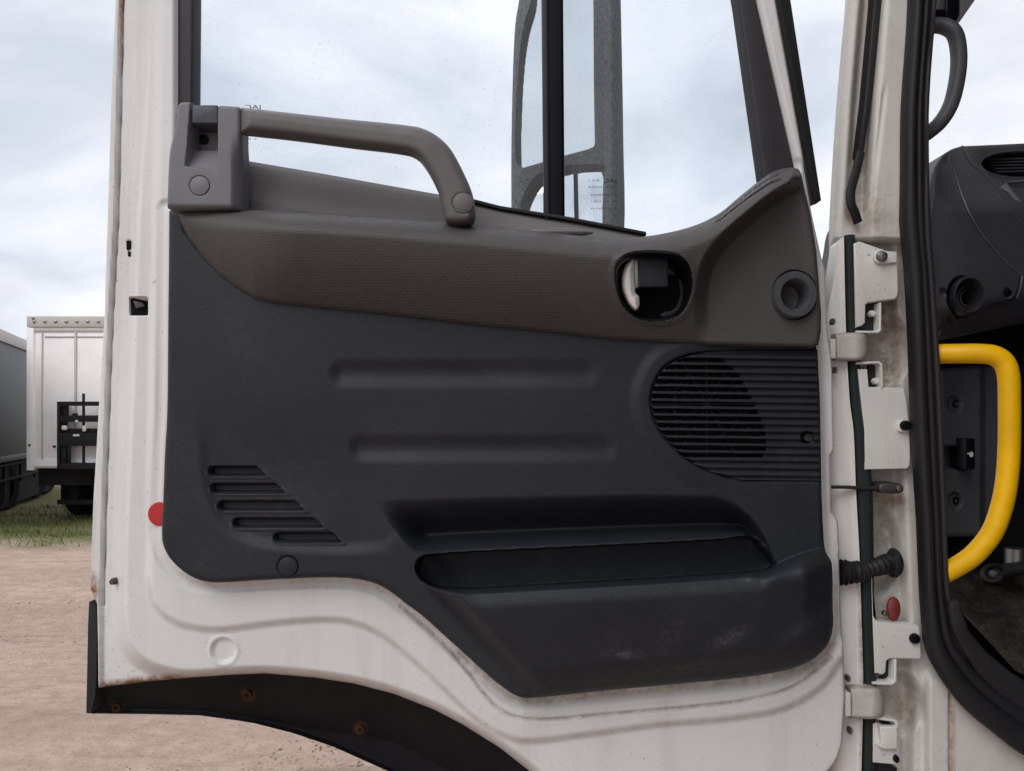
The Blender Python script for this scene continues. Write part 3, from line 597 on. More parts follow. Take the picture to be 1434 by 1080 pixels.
# lower panel
slots = [(299, 358, 660, 371), (302, 382, 684, 398), (312, 410, 708.5, 425), (333, 436, 732.5, 452), (390, 462, 753, 477)]
spk = spl([(967, 494.5), (944, 503), (926, 516.5), (913, 541), (909.5, 560), (913, 583), (924, 606), (941, 626), (962, 645), (985, 658.5), (1014, 669), (1045, 675.5)], 4)
spk = np.vstack([spk, [(1152, 676), (1150, 560), (1146.5, 489), (1040, 489), (990, 491)]])
pocket_hole = spl([(603, 778.5), (700, 772.5), (850, 765.5), (1010, 757), (1042, 753), (1058, 756), (1070, 768), (1082, 788), (1081, 796), (1066, 801), (1000, 806), (900, 812.5), (800, 818), (700, 823.5), (640, 826), (612, 823), (594, 814), (584, 800), (587, 785)], 4, True)
yT = fn([(500, 706), (520, 704), (560, 699.5), (700, 696), (900, 692), (1000, 694), (1035, 703), (1058, 725), (1075, 755), (1084, 785)])
yL = fn([(520, 785), (583, 783), (603, 778), (700, 772), (850, 765), (1010, 757), (1042, 753), (1070, 768), (1085, 790)])
yB = fn([(500, 860), (560, 822), (580, 818), (594, 815), (612, 823), (640, 826), (700, 823.5), (800, 818), (900, 812.5), (1000, 806), (1066, 801), (1083, 793), (1120, 777), (1170, 762)])
xl = lambda y: 520 + np.clip(y - 702, 0, 200) * 0.82
xr = fn([(690, 1008), (703, 1035), (725, 1060), (755, 1077), (790, 1092)])
arc = np.vstack([spl([(272, 500), (276, 560), (281, 610), (284, 660), (293, 700), (312, 735), (345, 757), (400, 768), (478, 772), (540, 768)], 4), [(620, 700), (600, 500)]])
def pan_ysm(P, sd):
    x, y = P[:, 0], P[:, 1]; h = np.zeros(len(P))
    # two shallow stiffening flutes
    for x0, x1, yc in ((480, 820, 523), (507, 846, 628)):
        d = caps(P, x0, x1, yc); h -= 0.0050 * sm(23, 1, d) * (0.55 + 0.45 * sm(x1 + 20, x1 - 120, x))
    # scooped corner round the vents
    h -= 0.006 * sm(8, -14, sdpoly(P, arc)) * sm(540, 690, y) * sm(600, 480, x)
    # cove above the pocket
    v = np.clip((y - yT(x)) / np.maximum(yL(x) - yT(x), 12), 0, 1.0)
    prof = np.clip(sm(-0.05, 0.74, v), 0, 1) * (1 - 0.86 * sm(0.58, 1.0, v)); mask = sm(-4, 40, x - xl(y)) * sm(0, 30, xr(y) - x)
    h -= 0.060 * prof * mask * (v < 1) + 0.0084 * mask * (v >= 1) * sm(30, 0, y - yB(x))
    h -= (0.026 + 0.024 * (1 - sm(-6, -30, y - yB(x)))) * sm(1.6, -2.2, sdpoly(P, pocket_hole))
    # bulging pocket front
    u = y - yB(x); tw = 8 + 30 * sm(1050, 1120, x)
    lm = sm(-2, 45, x - (574 + np.clip(y - 800, 0, 300) * 0.9))
    h += 0.050 * np.sqrt(1 - (1 - np.clip(u / tw, 0, 1)) ** 2) * lm * (1 - 0.45 * sm(0, 150, u)) * sm(0, 46, -sd) ** 0.6
    h += 0.004 * sm(22, 4, np.abs(sdpoly(P, spk) - 8)) * sm(1030, 950, x)
    return 0.9665 - h
def pan_dys(P, sd):
    e = np.clip(-sd / 10, 0, 1); h = -0.011 * (1 - np.sqrt(1 - (1 - e) ** 2))
    for x0, x1, yc, xt in slots:
        d = caps(P, x0, x1 + 20, yc) - 6.2; d = np.maximum(d, (P[:, 0] - xt + (yc + 6 - P[:, 1]) * 1.05) * 0.7)
        h -= 0.011 * sm(1.2, -1.6, d); h += 0.0016 * sm(3, 0, np.abs(d - 2.2)) * (P[:, 1] > yc)
    h -= 0.024 * sm(2.3, -2.3, sdpoly(P, pocket_hole)) * sm(-6, -30, P[:, 1] - yB(P[:, 0])); h -= 0.03 * sm(-1, -3, sdpoly(P, spk))
    r = ell(P, 403, 793.5, 1, 1); h -= 0.0025 * sm(15.5, 14, r)
    return h
def pan_dirt(P, sd):
    d = 0.0 * sd
    for cx, cy, a, b, ang in ((1022, 893, 26, 9, -0.5), (875, 916, 22, 6, 0), (1045, 812, 9, 4, 0), (1125, 880, 70, 10, -0.62), (980, 930, 60, 8, -0.1), (940, 890, 30, 14, -0.8)):
        c, s = math.cos(ang), math.sin(ang); X = (P[:, 0] - cx) * c + (P[:, 1] - cy) * s; Y = -(P[:, 0] - cx) * s + (P[:, 1] - cy) * c
        d += (0.5 if a < 28 else 0.16) * np.exp(-(X / a) ** 2 - (Y / b) ** 2)
    d += 0.08 * sm(60, 5, -sd) * sm(830, 900, P[:, 1])
    return np.clip(d, 0, 1)
pan_poly = np.vstack([P_panel, [(1146, 474), (1053, 473)], [(x, lb(x) - 9) for x in (957, 860, 780, 700, 635, 551, 467, 430, 395, 370, 345, 318, 300, 278, 262)], [(258, 300), (250, 292), (240, 290.5)]])
pocket_poly = [(583, 775), (700, 768), (1010, 753), (1050, 749), (1075, 762), (1092, 788), (1172, 762), (1180, 1000), (700, 1000), (560, 840), (572, 800)]
vent_poly = [(284, 648), (376, 648), (484, 765), (384, 766), (300, 720), (286, 690)]
hfield('door_trim', pan_poly, 1.7, pan_ysm, pan_dys, m_panel, door, 0.03, {'dirt': pan_dirt}, label='charcoal moulded lower trim panel',
       splits=(('storage_pocket', pocket_poly, m_panel, 'scuffed map pocket bulging from the lower trim'), ('air_vent', vent_poly, m_panel, None)))
# speaker grille
spk_open = np.array([(968, 498), (946, 507), (929, 519), (917, 541), (914, 559), (917, 582), (927, 604), (944, 624), (958, 640), (1068, 640), (1073, 630), (1073, 613), (1070, 597), (1064, 582), (1055, 565), (1046, 544), (1035, 524), (1011, 503), (990, 497)], float)
def spk_dys(P, sd):
    ph = (P[:, 1] - 504.5 - 0.012 * (P[:, 0] - 990)) / 10.25; f = np.abs(ph - np.round(ph)) * 10.25
    op = sm(1.0, -1.0, sdpoly(P, spk_open)); slot = sm(3.1, 2.0, f)
    dx, dy = P[:, 0] - 992, P[:, 1] - 566; r = np.hypot(dx, dy); a = np.arctan2(dy, dx)
    rib = np.minimum.reduce([np.abs(r * np.sin(a - k * math.pi / 6)) for k in range(6)] + [np.abs(r - 48), np.abs(dx + 44)]) < 1.4
    hole = 0.022 - 0.016 * rib
    gr = sm(2.6, 0.8, f) * sm(1160, 1120, P[:, 0]) * sm(500, 508, P[:, 1]) 
    h = -op * slot * hole - (1 - op) * 0.0035 * sm(3.6, 0.6, f) + 0.001 * sm(5, 2, f - 2.2)
    h *= sm(0.5, 5, -sd)
    h -= 0.014 * sm(9.5, 7.5, ell(P, 1131, 613, 1, 1)) ; h -= 0.004 * (1 - sm(0, 5, -sd))
    return h
hfield('speaker_grille', spk, 1.5, 0.9655, spk_dys, m_panel, door, 0.02, stepy=0.75)
lathe('speaker_screw', 1131, 613, 0.974, [(6, 0), (5, 0.002), (2.5, 0.002), (2.2, 0.0), (0, 0.0)], m_darksteel, door, 20)
slab('speaker_cone', rect(900, 490, 1090, 650, 40), 0.999, 0.002, m_dark, door, 0)
lathe('screw_cap', 403, 793.5, 0.9665, [(13.6, -0.003), (13.4, 0.0005), (12, 0.001), (0, 0.001)], m_panel, door, label='round screw cap in the lower trim')

# grab handle and its bracket
br_poly = np.vstack([spl([(232, 290), (233.5, 245), (236, 209), (242, 185), (245, 172), (247, 150), (250, 143), (257, 141)], 4), [(267, 141.5), (269, 146.5), (305, 147), (307, 146), (333, 147.5), (336.5, 151), (337, 180), (334, 240), (333, 291)]])
rec = np.array([(268.5, 130), (304.5, 130), (303.5, 205), (303, 239), (259.5, 232), (263, 205)], float)
def br_dys(P, sd):
    r = sdpoly(P, rec); k = sm(1.2, -1.2, r)
    dep = np.where(P[:, 1] < 202, 0.034, 0.020 * np.clip((238 - P[:, 1]) / 36, 0, 1) + 0.002)
    e = np.clip(-sd / 6, 0, 1); h = -k * dep - 0.006 * (1 - np.sqrt(1 - (1 - e) ** 2)) * (1 - k)
    h -= 0.0022 * sm(15, 13.6, ell(P, 279.5, 260, 1, 0.97)); h -= 0.012 * sm(322, 336, P[:, 0]) * sm(180, 240, P[:, 1])
    return h
hfield('handle_bracket', br_poly, 1.2, 0.935, br_dys, m_grey, door, 0.022, label='grey bracket at the end of the grab handle')
slab('bracket_core', [(246, 160), (316, 160), (316, 288), (240, 288)], 0.972, 0.035, m_grey, door, 0)
slab('bracket_insert', rect(269, 147, 304.5, 172.5, 1.5), 0.936, 0.03, m_pad, door, 0.003)
lathe('bracket_screw', 285, 195.5, 0.967, [(7, 0), (6.5, 0.003), (4.5, 0.003), (4, 0.0005), (0, 0.0005)], m_black, door, 20)
lathe('screw_cap', 279.5, 260, 0.935, [(13.2, -0.002), (13, 0.0002), (12, 0.0006), (0, 0.0006)], m_grey, door, sx=1.02, label='round screw cap on the handle bracket')
hd_poly = np.vstack([spl([(338, 150.6), (400, 157.5), (480, 166.5), (579, 177), (601, 184), (621, 198), (635, 215), (657, 259), (664, 282), (665, 303), (661, 311), (650, 314.5), (634, 314), (624, 309), (620, 296), (615, 273), (607, 254), (596, 234.5), (584, 220), (568, 213), (495, 203.6), (411, 192.5), (338, 184.5)], 5)])
def hd_ysm(P, sd):
    e = np.clip(-sd / 15, 0, 1); f = 1 - np.sqrt(1 - (1 - e) ** 2.6)
    return 0.912 + 0.020 * f + 0.003 * sm(350, 338, P[:, 0]) + 0.006 * np.sin(np.clip((P[:, 0] - 340) / 260, 0, 1) * math.pi)
hfield('grab_handle', hd_poly, 1.5, hd_ysm, lambda P, sd: -0.0012 * sm(15.6, 15.0, np.hypot(P[:, 0] - 648.5, P[:, 1] - 284.5)), m_handle, door, 0.014, cap=True, label='taupe moulded grab handle across the window')
slab('handle_foot', spl([(630, 290), (655, 288), (658, 300), (655, 309), (640, 310), (630, 305)], 4, True), 0.93, 0.05, m_handle, door, 0.004, 3)
lathe('screw_cap', 648.5, 284.5, 0.9128, [(14.6, -0.003), (14.4, 0.0004), (13.4, 0.001), (0, 0.001)], m_handle, door, label='round screw cap on the handle foot')

# inner latch
def ringpoly(name, outer, inner, Y, m, parent, h=0.006, deep=0.03):
    o = np.asarray(outer); i = np.asarray(inner); n = len(o); c = [(o, -0.006), (o * 0.85 + i * 0.15, h), (o * 0.4 + i * 0.6, h), (i, -0.004), (i, -deep)]; v = []; f = []
    for q, d in c:
        P = U(q[:, 0], q[:, 1], Y); P[:, 1] -= d; v += list(P)
    for a in range(len(c) - 1):
        for k in range(n): b = a * n + k; e = a * n + (k + 1) % n; f.append((b, e, e + n, b + n))
    me = mesh(name, v, f, 50); bm = bmesh.new(); bm.from_mesh(me); bmesh.ops.recalc_face_normals(bm, faces=bm.faces); bm.to_mesh(me); bm.free(); me.shade_smooth(); me.set_sharp_from_angle(angle=math.radians(50))
    return ob(name, me, m, parent)
bc = bez.mean(0); inner = bc + (bez - bc) * np.array([0.90, 0.86])
ringpoly('latch_bezel', bc + (bez - bc) * 1.04, inner, arm_ysm(bez, np.full(len(bez), -60.0)) + 0.001, m_black, door, 0.003, 0.05)
slab('latch_cup', bc + (bez - bc) * 0.97, 0.958, 0.004, m_dark, door, 0)
slab('latch_cup_wall', spl([(925, 440), (945, 432), (953, 410), (950, 390), (957, 392), (960, 412), (952, 436), (935, 446)], 3, True), 0.948, 0.008, m_dash2, door, 0.002)
cres = spl([(871, 392), (874, 376), (881, 366), (888, 362), (888.5, 385), (890, 410), (895, 416), (893, 433), (884, 428), (876, 415), (872, 404)], 4, True)
hfield('latch_lever', cres, 0.8, lambda P, sd: 0.922 - 0.004 * np.sqrt(np.clip(-sd / 6, 0, 1)) + 0.00012 * (P[:, 1] - 362), None, m_chrome, door, 0.01, label='chrome door release lever')
slab('latch_grip', rect(894, 360.5, 936, 401.5, 2), 0.921, 0.012, m_panel, door, 0.0015, label='square black rubber block on the release lever')
slab('grip_plate', [(888, 361), (894, 360.5), (895, 402), (890, 404)], 0.9225, 0.012, m_steel, door, 0.001)
# round socket near the hinge side
lathe('trim_socket', 1113, 413, 0.946, [(33.5, -0.012), (33, 0.001), (31, 0.0035), (23, 0.0035), (20.5, 0.001), (19, -0.012), (17, -0.026), (8, -0.030), (0, -0.030)], m_dash, door, sx=0.93)

# ---- wheel arch trim under the door
arch_poly = [(131, 962), (200, 953), (262, 946), (321, 942), (370, 940), (440, 946), (495, 954), (551, 969), (607, 991), (649, 1012), (700, 1044), (742, 1077), (800, 1130), (870, 1205),
             (680, 1205), (600, 1125), (543, 1080), (523, 1071), (467, 1046), (411, 1027), (356, 1013), (335, 1009.5), (279, 1002), (195, 1000), (128, 999.5)]
arch = hfield('wheel_arch_trim', arch_poly, 2.0, lambda P, sd: 1.045 + 0.05 * np.clip((P[:, 1] - np.interp(P[:, 0], [130, 370, 551, 700, 870], [955, 940, 969, 1044, 1200])) / 70, 0, 1) - 0.01 * sm(7, 0, -sd), None, m_liner, door, 0.03,
       {'rust': lambda P, sd: np.clip(0.4 * sm(13, 5, np.minimum.reduce([np.hypot(P[:, 0] - a, P[:, 1] - b) for a, b in ((165, 990), (348, 972), (505, 1020))])) + 0.015, 0, 1)}, label='black wheel arch liner along the door bottom')
for a, b, yy in ((165, 990, 1.066), (348, 972, 1.062), (505, 1020, 1.074)): lathe('arch_screw', a, b, yy, [(6.5, 0), (6, 0.005), (3, 0.006), (2.5, 0.003), (0, 0.003)], m_rust, door, 16)
slab('flare_edge', spl([(124.5, 843), (128, 845), (133.5, 850), (135.5, 870), (135, 930), (133, 975), (127, 999.5), (120.5, 999), (122, 930)], 3, True, keep=(6, 7)), 1.032, 0.04, m_seal, door, 0.003)

# ---- exterior mirror in front of the door window
MY = 1.50
mir_poly = spl([(745, -210), (737, -60), (727, 0), (721.5, 35), (718, 112), (716, 223), (717, 330), (722, 420), (860, 420), (874, 330), (873, 200), (871, 80), (868, -40), (860, -210)], 4, True, keep=(0, 7, 8, 13))
g_up = np.vstack([spl([(752, -190), (749, -10), (737, 33), (730, 78), (725, 153), (723.5, 215), (726, 229), (733, 233)], 4), spl([(733, 233), (762, 224.5), (792, 215.5), (822, 207.5), (832, 203)], 4)[1:], [(834, 196), (832, 120), (830, 0), (826, -190)]])
g_lo = np.vstack([spl([(727, 330), (731, 290), (739, 267), (752, 249), (765, 241), (792, 235), (815, 233), (846, 233)], 4), [(843, 290), (842, 400), (724, 400)]])
mirror = hfield('mirror', mir_poly, 1.2, lambda P, sd: MY + 0.03 * (1 - np.sqrt(1 - (1 - np.clip(-sd / 22, 0, 1)) ** 2)) - 0.012 * sm(846, 856, P[:, 0]) * sm(872, 862, P[:, 0]),
                lambda P, sd: -0.048 * sm(1.8, -1.8, np.minimum(sdpoly(P, g_up), sdpoly(P, g_lo))), m_housing, truck, 0.14, label='dusty grey exterior mirror housing')
hfield('mirror_glass', g_up.mean(0) + (g_up - g_up.mean(0)) * 1.035, 3.0, lambda P, sd: MY + 0.021 + 0.00007 * (P[:, 1] - 60) - 0.000243 * (P[:, 0] - 780), None, m_mirror, mirror, 0.006, label='tall flat mirror glass')
hfield('mirror_glass', g_lo.mean(0) + (g_lo - g_lo.mean(0)) * 1.035, 3.0, lambda P, sd: MY + 0.014 + 0.0000020 * ((P[:, 0] - 785) ** 2 + (P[:, 1] - 330) ** 2) + 0.00010 * (P[:, 1] - 320) - 0.000243 * (P[:, 0] - 780), None, m_mirror, mirror, 0.006, label='lower wide-angle mirror glass')

# ---- front pillar with hinges
jl = spl([(1195, -220), (1187, 0), (1181, 70), (1175, 139), (1169, 225), (1165, 300), (1164, 338), (1166, 400), (1172, 520), (1180, 700), (1188, 860), (1192, 960), (1192, 1080), (1190, 1220)], 3)
jr = [(1560, 1220), (1560, 1062), (1500, 1048), (1440, 1022), (1385, 990), (1340, 948), (1318, 900), (1308, 820), (1303, 740), (1298, 640), (1294, 560), (1290, 470), (1287, 400), (1282, 330), (1281, 237), (1282, 150), (1291, 0), (1304, -220)]
jamb_poly = np.vstack([jl, jr])
jc = fn([(-220, 1200), (0, 1187), (139, 1175), (300, 1165), (338, 1164), (520, 1172), (700, 1180), (860, 1188), (960, 1192), (1220, 1190)])
def jamb_ysm(P, sd):
    x, y = P[:, 0], P[:, 1]; d = x - jc(y)
    h = 0.025 * np.sqrt(1 - (1 - np.clip(d / 16, 0, 1)) ** 2)                       # rounded outer skin
    strip = sm(16, 24, d) * sm(52, 40, d); h -= 0.018 * strip * sm(330, 230, y)
    h += 0.012 * sm(40, 60, d)
    low = sm(332, 345, y); h = h * (1 - low) + low * (0.000 + 0.016 * sm(85, 105, x - np.interp(y, [300, 1000], [1150, 1180])))
    for cx, cy, rx, ry in ((1243, 488, 30, 44), (1258, 984, 32, 40), (1228, 770, 28, 60)): h -= 0.020 * sm(1.25, 0.6, ell(P, cx, cy, rx, ry))
    h += 0.014 * sm(1290, 1305, x) * sm(930, 960, y)
    return 1.060 - h
def jamb_dys(P, sd):
    h = np.zeros(len(P))
    h -= 0.005 * sm(2.2, 0.8, np.abs(P[:, 0] - 1331.5)) * sm(966, 974, P[:, 1])
    h -= 0.0025 * sm(5, 0, np.abs(P[:, 0] - np.interp(P[:, 1], [120, 290], [1240, 1220]))) * sm(110, 140, P[:, 1]) * sm(300, 280, P[:, 1])
    return h
def jamb_dirt(P, sd):
    x, y = P[:, 0], P[:, 1]; d = x - jc(y)
    o = 0.35 * sm(14, 2, np.abs(d - 22)) * sm(360, 100, y) * 0.8 + 0.16 + 0.25 * sm(1290, 1240, x) * sm(330, 360, y)
    for cx, cy, rx, ry, k in ((1246, 470, 26, 60, 0.95), (1243, 440, 14, 30, 0.6), (1240, 530, 14, 40, 0.7), (1220, 290, 14, 40, 0.55), (1270, 985, 22, 42, 0.75), (1230, 740, 22, 46, 0.75), (1248, 700, 20, 20, 0.5), (1235, 310, 26, 30, 0.5), (1205, 250, 12, 60, 0.6)):
        o += 0.75 * k * np.exp(-((x - cx) / rx) ** 2 - ((y - cy) / ry) ** 2)
    o += 0.7 * sm(5, 1, np.abs(x - 1333)) * sm(960, 975, y)
    return np.clip(o, 0, 1)
pil = hfield('pillar', jamb_poly, 2.0, jamb_ysm, jamb_dys, m_white2, truck, 0.008, {'dirt': jamb_dirt, 'rust': lambda P, sd: np.clip(0.75 * np.exp(-((P[:, 0] - 1189) / 6) ** 2 - ((P[:, 1] - 300) / 14) ** 2) + 0.5 * np.exp(-((P[:, 0] - 1262) / 10) ** 2 - ((P[:, 1] - 700) / 8) ** 2) + 0.35 * sm(9, 2, np.abs(P[:, 0] - 1332.5)) * sm(966, 974, P[:, 1]), 0, 1)}, label='grimy white door pillar with hinges')
slab('pillar_seal', [(1233, -220), (1243, -220), (1236.5, 0), (1229, 70), (1221, 140), (1210, 217), (1201.5, 217), (1211, 140), (1217.5, 70), (1224, 0)], 1.035, 0.025, m_rubber, pil, 0.003)
tube('loose_seal', pxpath(spl([(1205, 214, 1.038), (1199, 240, 1.03), (1191.5, 268, 1.022), (1192, 286, 1.02), (1197, 298, 1.022), (1201.5, 312, 1.026)], 5), 1.03), 6.3 / F, 0.003, m_rubber, pil, 12, 3.5, label='torn end of rubber seal hanging loose')
# outer corner panel, seen edge-on between door and pillar
cl = [(1163, 341), (1180, 331)]
cpr = spl([(1180, 331), (1183, 466), (1188, 560), (1193.5, 604), (1197, 690), (1201.5, 771), (1204.5, 864), (1207, 960), (1204.5, 1080), (1203, 1215)], 4)
cpl = spl([(1160, 1215), (1160, 1000), (1155, 800), (1150, 640), (1148, 500), (1166, 400), (1175, 341)], 3)
cpf = fn([(331, 1180), (466, 1183), (560, 1188), (604, 1193.5), (690, 1197), (771, 1201.5), (864, 1204.5), (960, 1207), (1215, 1203)])
hfield('corner_panel', np.vstack([cpr, cpl]), 1.6, lambda P, sd: 1.040 + 0.030 * (1 - np.sqrt(np.clip(1 - ((cpf(P[:, 1]) - P[:, 0] - 8) / 40) ** 2, 0.02, 1))) - 0.010, lambda P, sd: 0.004 * sm(4, 2, cpf(P[:, 1]) - P[:, 0]) , paint('corner_paint_lit', (0.84, 0.82, 0.80), 0.35, False, 0.4), truck, 0.03,  # paint made whiter to stand for light reaching the panel from the left
       {'dirt': lambda P, sd: np.clip(0.75 * sm(4.5, 1.5, cpf(P[:, 1]) - P[:, 0]) * sm(780, 860, P[:, 1]) + 0.1, 0, 1)}, label='white outer corner panel seen past the door edge')
sl = fn([(331, 1181), (466, 1184), (560, 1189), (604, 1194.5), (690, 1198), (771, 1202), (864, 1205), (960, 1208), (1215, 1204)])
sr = fn([(331, 1193), (466, 1197), (560, 1204), (604, 1211), (690, 1217.5), (771, 1219), (864, 1219.5), (960, 1223), (1080, 1220), (1215, 1219)])
ys = np.linspace(331, 1215, 46)
tube('corner_seal', np.array([U((sl(a) + sr(a)) / 2 + 0.6, a, 1.038) for a in ys]), np.array([(sr(a) - sl(a)) / 2 * 1.28 / F for a in ys]), 0.010, m_seal, pil, 14, 3.0)
slab('seal_lip', [(sr(a) - 3.5, a) for a in ys] + [(sr(a) + 0.5, a) for a in ys[::-1]], 1.027, 0.02, m_seal, pil, 0.001)
# hinge cover brackets
b1 = [(1196, 341), (1204, 338), (1256, 356), (1257.5, 370), (1258.5, 408), (1257, 416), (1253, 419.5), (1238, 421), (1216, 424), (1212.5, 427), (1212, 452), (1208, 456), (1198.5, 459)]
slab('hinge_cover', b1, 1.026, 0.02, m_white3, pil, 0.002, label='upper white hinge cover plate')
slab('cover_tab', spl([(1224, 359), (1226, 353), (1232, 351.5), (1256, 352.5), (1256, 367.5), (1233, 369), (1226, 366)], 3, True, keep=(3, 4)), 1.0215, 0.004, m_white3, pil, 0.001)
lathe('cover_screw', 1234.5, 359.5, 1.0215, [(8, 0), (7.5, 0.002), (5.5, 0.0035), (5.2, 0.007), (2.5, 0.0075), (2.2, 0.005), (0, 0.005)], m_steel, pil, 24)
b2 = [(1201, 517), (1215, 517), (1217, 542), (1266, 543), (1270, 558), (1274, 592), (1275.5, 640), (1275, 652), (1271, 657), (1211.5, 658), (1210.5, 600), (1206, 560)]
slab('hinge_cover', b2, 1.026, 0.02, m_white3, pil, 0.002, label='long white hinge cover plate below the upper hinge')
slab('cover_tab', rect(1257.5, 589, 1273.5, 605, 4), 1.022, 0.004, m_white3, pil, 0.001)
lathe('cover_screw', 1267, 596, 1.0215, [(7.2, 0), (7, 0.004), (5, 0.0065), (0, 0.007)], m_black, pil, 20)
b3 = [(1225.5, 868), (1229, 870.5), (1287, 877), (1288.5, 880), (1290.5, 919), (1288.5, 923.5), (1246, 922.5), (1241.5, 926), (1240.5, 942), (1236, 945.5), (1227.5, 942.5)]
slab('hinge_cover', b3, 1.026, 0.02, m_white3, pil, 0.002, label='white hinge cover plate above the lower hinge')
slab('cover_flange', [(1219.5, 800), (1222, 812), (1223.5, 862), (1228, 869), (1231, 872), (1227.5, 943), (1225, 943), (1222, 868)], 1.028, 0.02, m_white3, pil, 0.001)
lathe('cover_screw', 1280, 894, 1.026, [(7.4, 0), (7, 0.004), (5, 0.0065), (0, 0.007)], m_black, pil, 20)
b4 = [(1221, 1012), (1230, 1013), (1235, 1048), (1240, 1051), (1256, 1051), (1258, 1019), (1261, 1019), (1262, 1078), (1252, 1070), (1224, 1069), (1221, 1200), (1218, 1200)]
slab('hinge_cover', [(1221, 1012), (1230, 1013), (1242, 1019), (1258, 1019.5), (1260, 1022), (1261, 1078), (1252, 1071), (1226, 1069), (1221, 1068)], 1.028, 0.02, m_white3, pil, 0.002, label='lowest white hinge cover plate')
slab('cover_tab', [(1232, 1018), (1257, 1019), (1257.5, 1050), (1238, 1050), (1231, 1046), (1235, 1040)], 1.020, 0.008, m_white3, pil, 0.002)
lathe('cover_screw', 1254, 1062, 1.026, [(5.5, 0), (5, 0.004), (0, 0.005)], m_black, pil, 20, sx=0.7)
# angle flanges either side of each hinge and flat dark sheets painting shade in the recesses
for flg in ([(1199, 463), (1229, 463.5), (1231.5, 461), (1232, 424), (1234.5, 424), (1234.5, 463), (1231, 466.5), (1199, 466.5)],
            [(1199.5, 507), (1231, 506), (1236, 509), (1237, 543), (1234.5, 543), (1233.5, 511), (1230, 509), (1199.5, 510.5)],
            [(1222, 955.5), (1248, 956.5), (1252, 953), (1253, 924), (1256, 924), (1256, 955), (1250, 960), (1222, 959)],
            [(1230, 1004.5), (1254, 1008), (1258, 1011), (1258, 1020), (1255, 1020), (1254, 1012), (1250, 1011), (1228, 1008)]):
    slab('hinge_flange', flg, 1.024, 0.03, m_white3, pil, 0.001)
for q in ([(1208, 424), (1231, 424), (1230, 463), (1199, 463), (1208, 452)], [(1215, 511), (1234, 511), (1235, 543), (1216, 543)], [(1241, 923), (1254, 923), (1253, 954), (1228, 952), (1240, 944)], [(1231, 1009), (1256, 1011), (1257, 1019), (1240, 1018)], [(1222, 1070), (1245, 1070), (1256, 1076), (1258, 1200), (1222, 1200)]):
    slab('hinge_recess_shade', q, 1.0405, 0.004, m_dash2, pil, 0)
lathe('hinge_bolt', 1219, 440, 1.037, [(4.8, 0), (4.8, 0.006), (3.5, 0.008), (0, 0.008)], m_white2, pil, 6); lathe('hinge_bolt', 1224, 534, 1.037, [(4.8, 0), (4.8, 0.006), (3.5, 0.008), (0, 0.008)], m_white2, pil, 6)
# hinges
for y0, y1, x0, x1 in ((466.5, 505, 1163, 1215.5), (963, 1007, 1184, 1238.5)):
    hg = hfield('hinge', spl([(x0 + 6, y0 + 1), (x0 + 20, y0 - 0.5), (x1 - 8, y0 + 1), (x1 - 1, y0 + 7), (x1, (y0 + y1) / 2), (x1 - 1, y1 - 8), (x1 - 9, y1 - 1), (x0 + 20, y1), (x0 + 6, y1 - 1)], 4, True, keep=(0, 8)), 1.0,
       lambda P, sd, xx=x1: 1.012 + 0.022 * (1 - np.sqrt(1 - (1 - np.clip((xx - P[:, 0]) / 18, 0, 1)) ** 2)) + 0.006 * (1 - np.sqrt(1 - (1 - np.clip(-sd / 6, 0, 1)) ** 2)), None, m_white2, pil, 0.04, {'dirt': lambda P, sd: np.clip(0.3 + 0.6 * sm(6, 0, -sd), 0, 1)})
    slab('hinge_pin', rect(x0, y0 + 8, x0 + 8, y1 - 3, 1.5), 1.006, 0.02, m_white3, pil, 0.003)
    lathe('hinge_nut', x0 + 1, y0 - 15, 1.02, [(5, 0), (5, 0.008), (3, 0.01), (0, 0.01)], m_steel, pil, 6, sx=0.6); lathe('hinge_nut', x0 + 4, y1 + 14, 1.02, [(5, 0), (5, 0.008), (3, 0.01), (0, 0.01)], m_steel, pil, 6, sx=0.6)
# check strap
tube('check_strap', pxpath([(1160, 682, 1.015), (1185, 682.3, 1.02), (1210, 683.5, 1.028), (1236, 684, 1.034)], 1.02), 2.6 / F, 0.004, m_darksteel, pil, 10, 3)
slab('strap_mount', spl([(1232, 680), (1238, 677), (1258, 676.5), (1265, 680), (1266.5, 686), (1262, 691), (1240, 691), (1232, 688)], 3, True), 1.022, 0.03, m_darksteel, pil, 0.003)
lathe('strap_rivet', 1259, 684, 1.022, [(5, 0), (4.5, 0.003), (0, 0.004)], m_steel, pil, 16)
# cable gaiter
gp = spl([(1176, 801.5, 1.02), (1190, 802, 1.02), (1204, 800.5, 1.022), (1218, 797, 1.026), (1232, 793, 1.034), (1246, 789, 1.05)], 12); kk = np.arange(len(gp))
rad = np.interp(kk, [0, 20, 34, 46, len(gp)], [16, 14, 10.5, 11, 15]) / F * (1 + 0.17 * np.sin(kk * 1.15)) * (1 + 0.05 * np.sin(kk * 0.31))
tube('cable_gaiter', pxpath(gp, 1.02), rad, rad, m_rubber, pil, 20, 2, label='black corrugated rubber cable gaiter')
lathe('gaiter_flange', 1250, 788, 1.052, [(21, 0), (20, 0.008), (15, 0.016), (0, 0.02)], m_rubber, pil, 24, sx=0.5)
lathe('pillar_plug', 1250.5, 852.5, 1.040, [(17, 0), (16.5, 0.003), (12, 0.005), (0, 0.0055)], m_red2, pil, 28, sx=0.56, label='dull red round plug in the pillar')
lathe('hinge_bolt', 1238, 858, 1.040, [(4, 0), (4, 0.006), (0, 0.007)], m_steel, pil, 12)

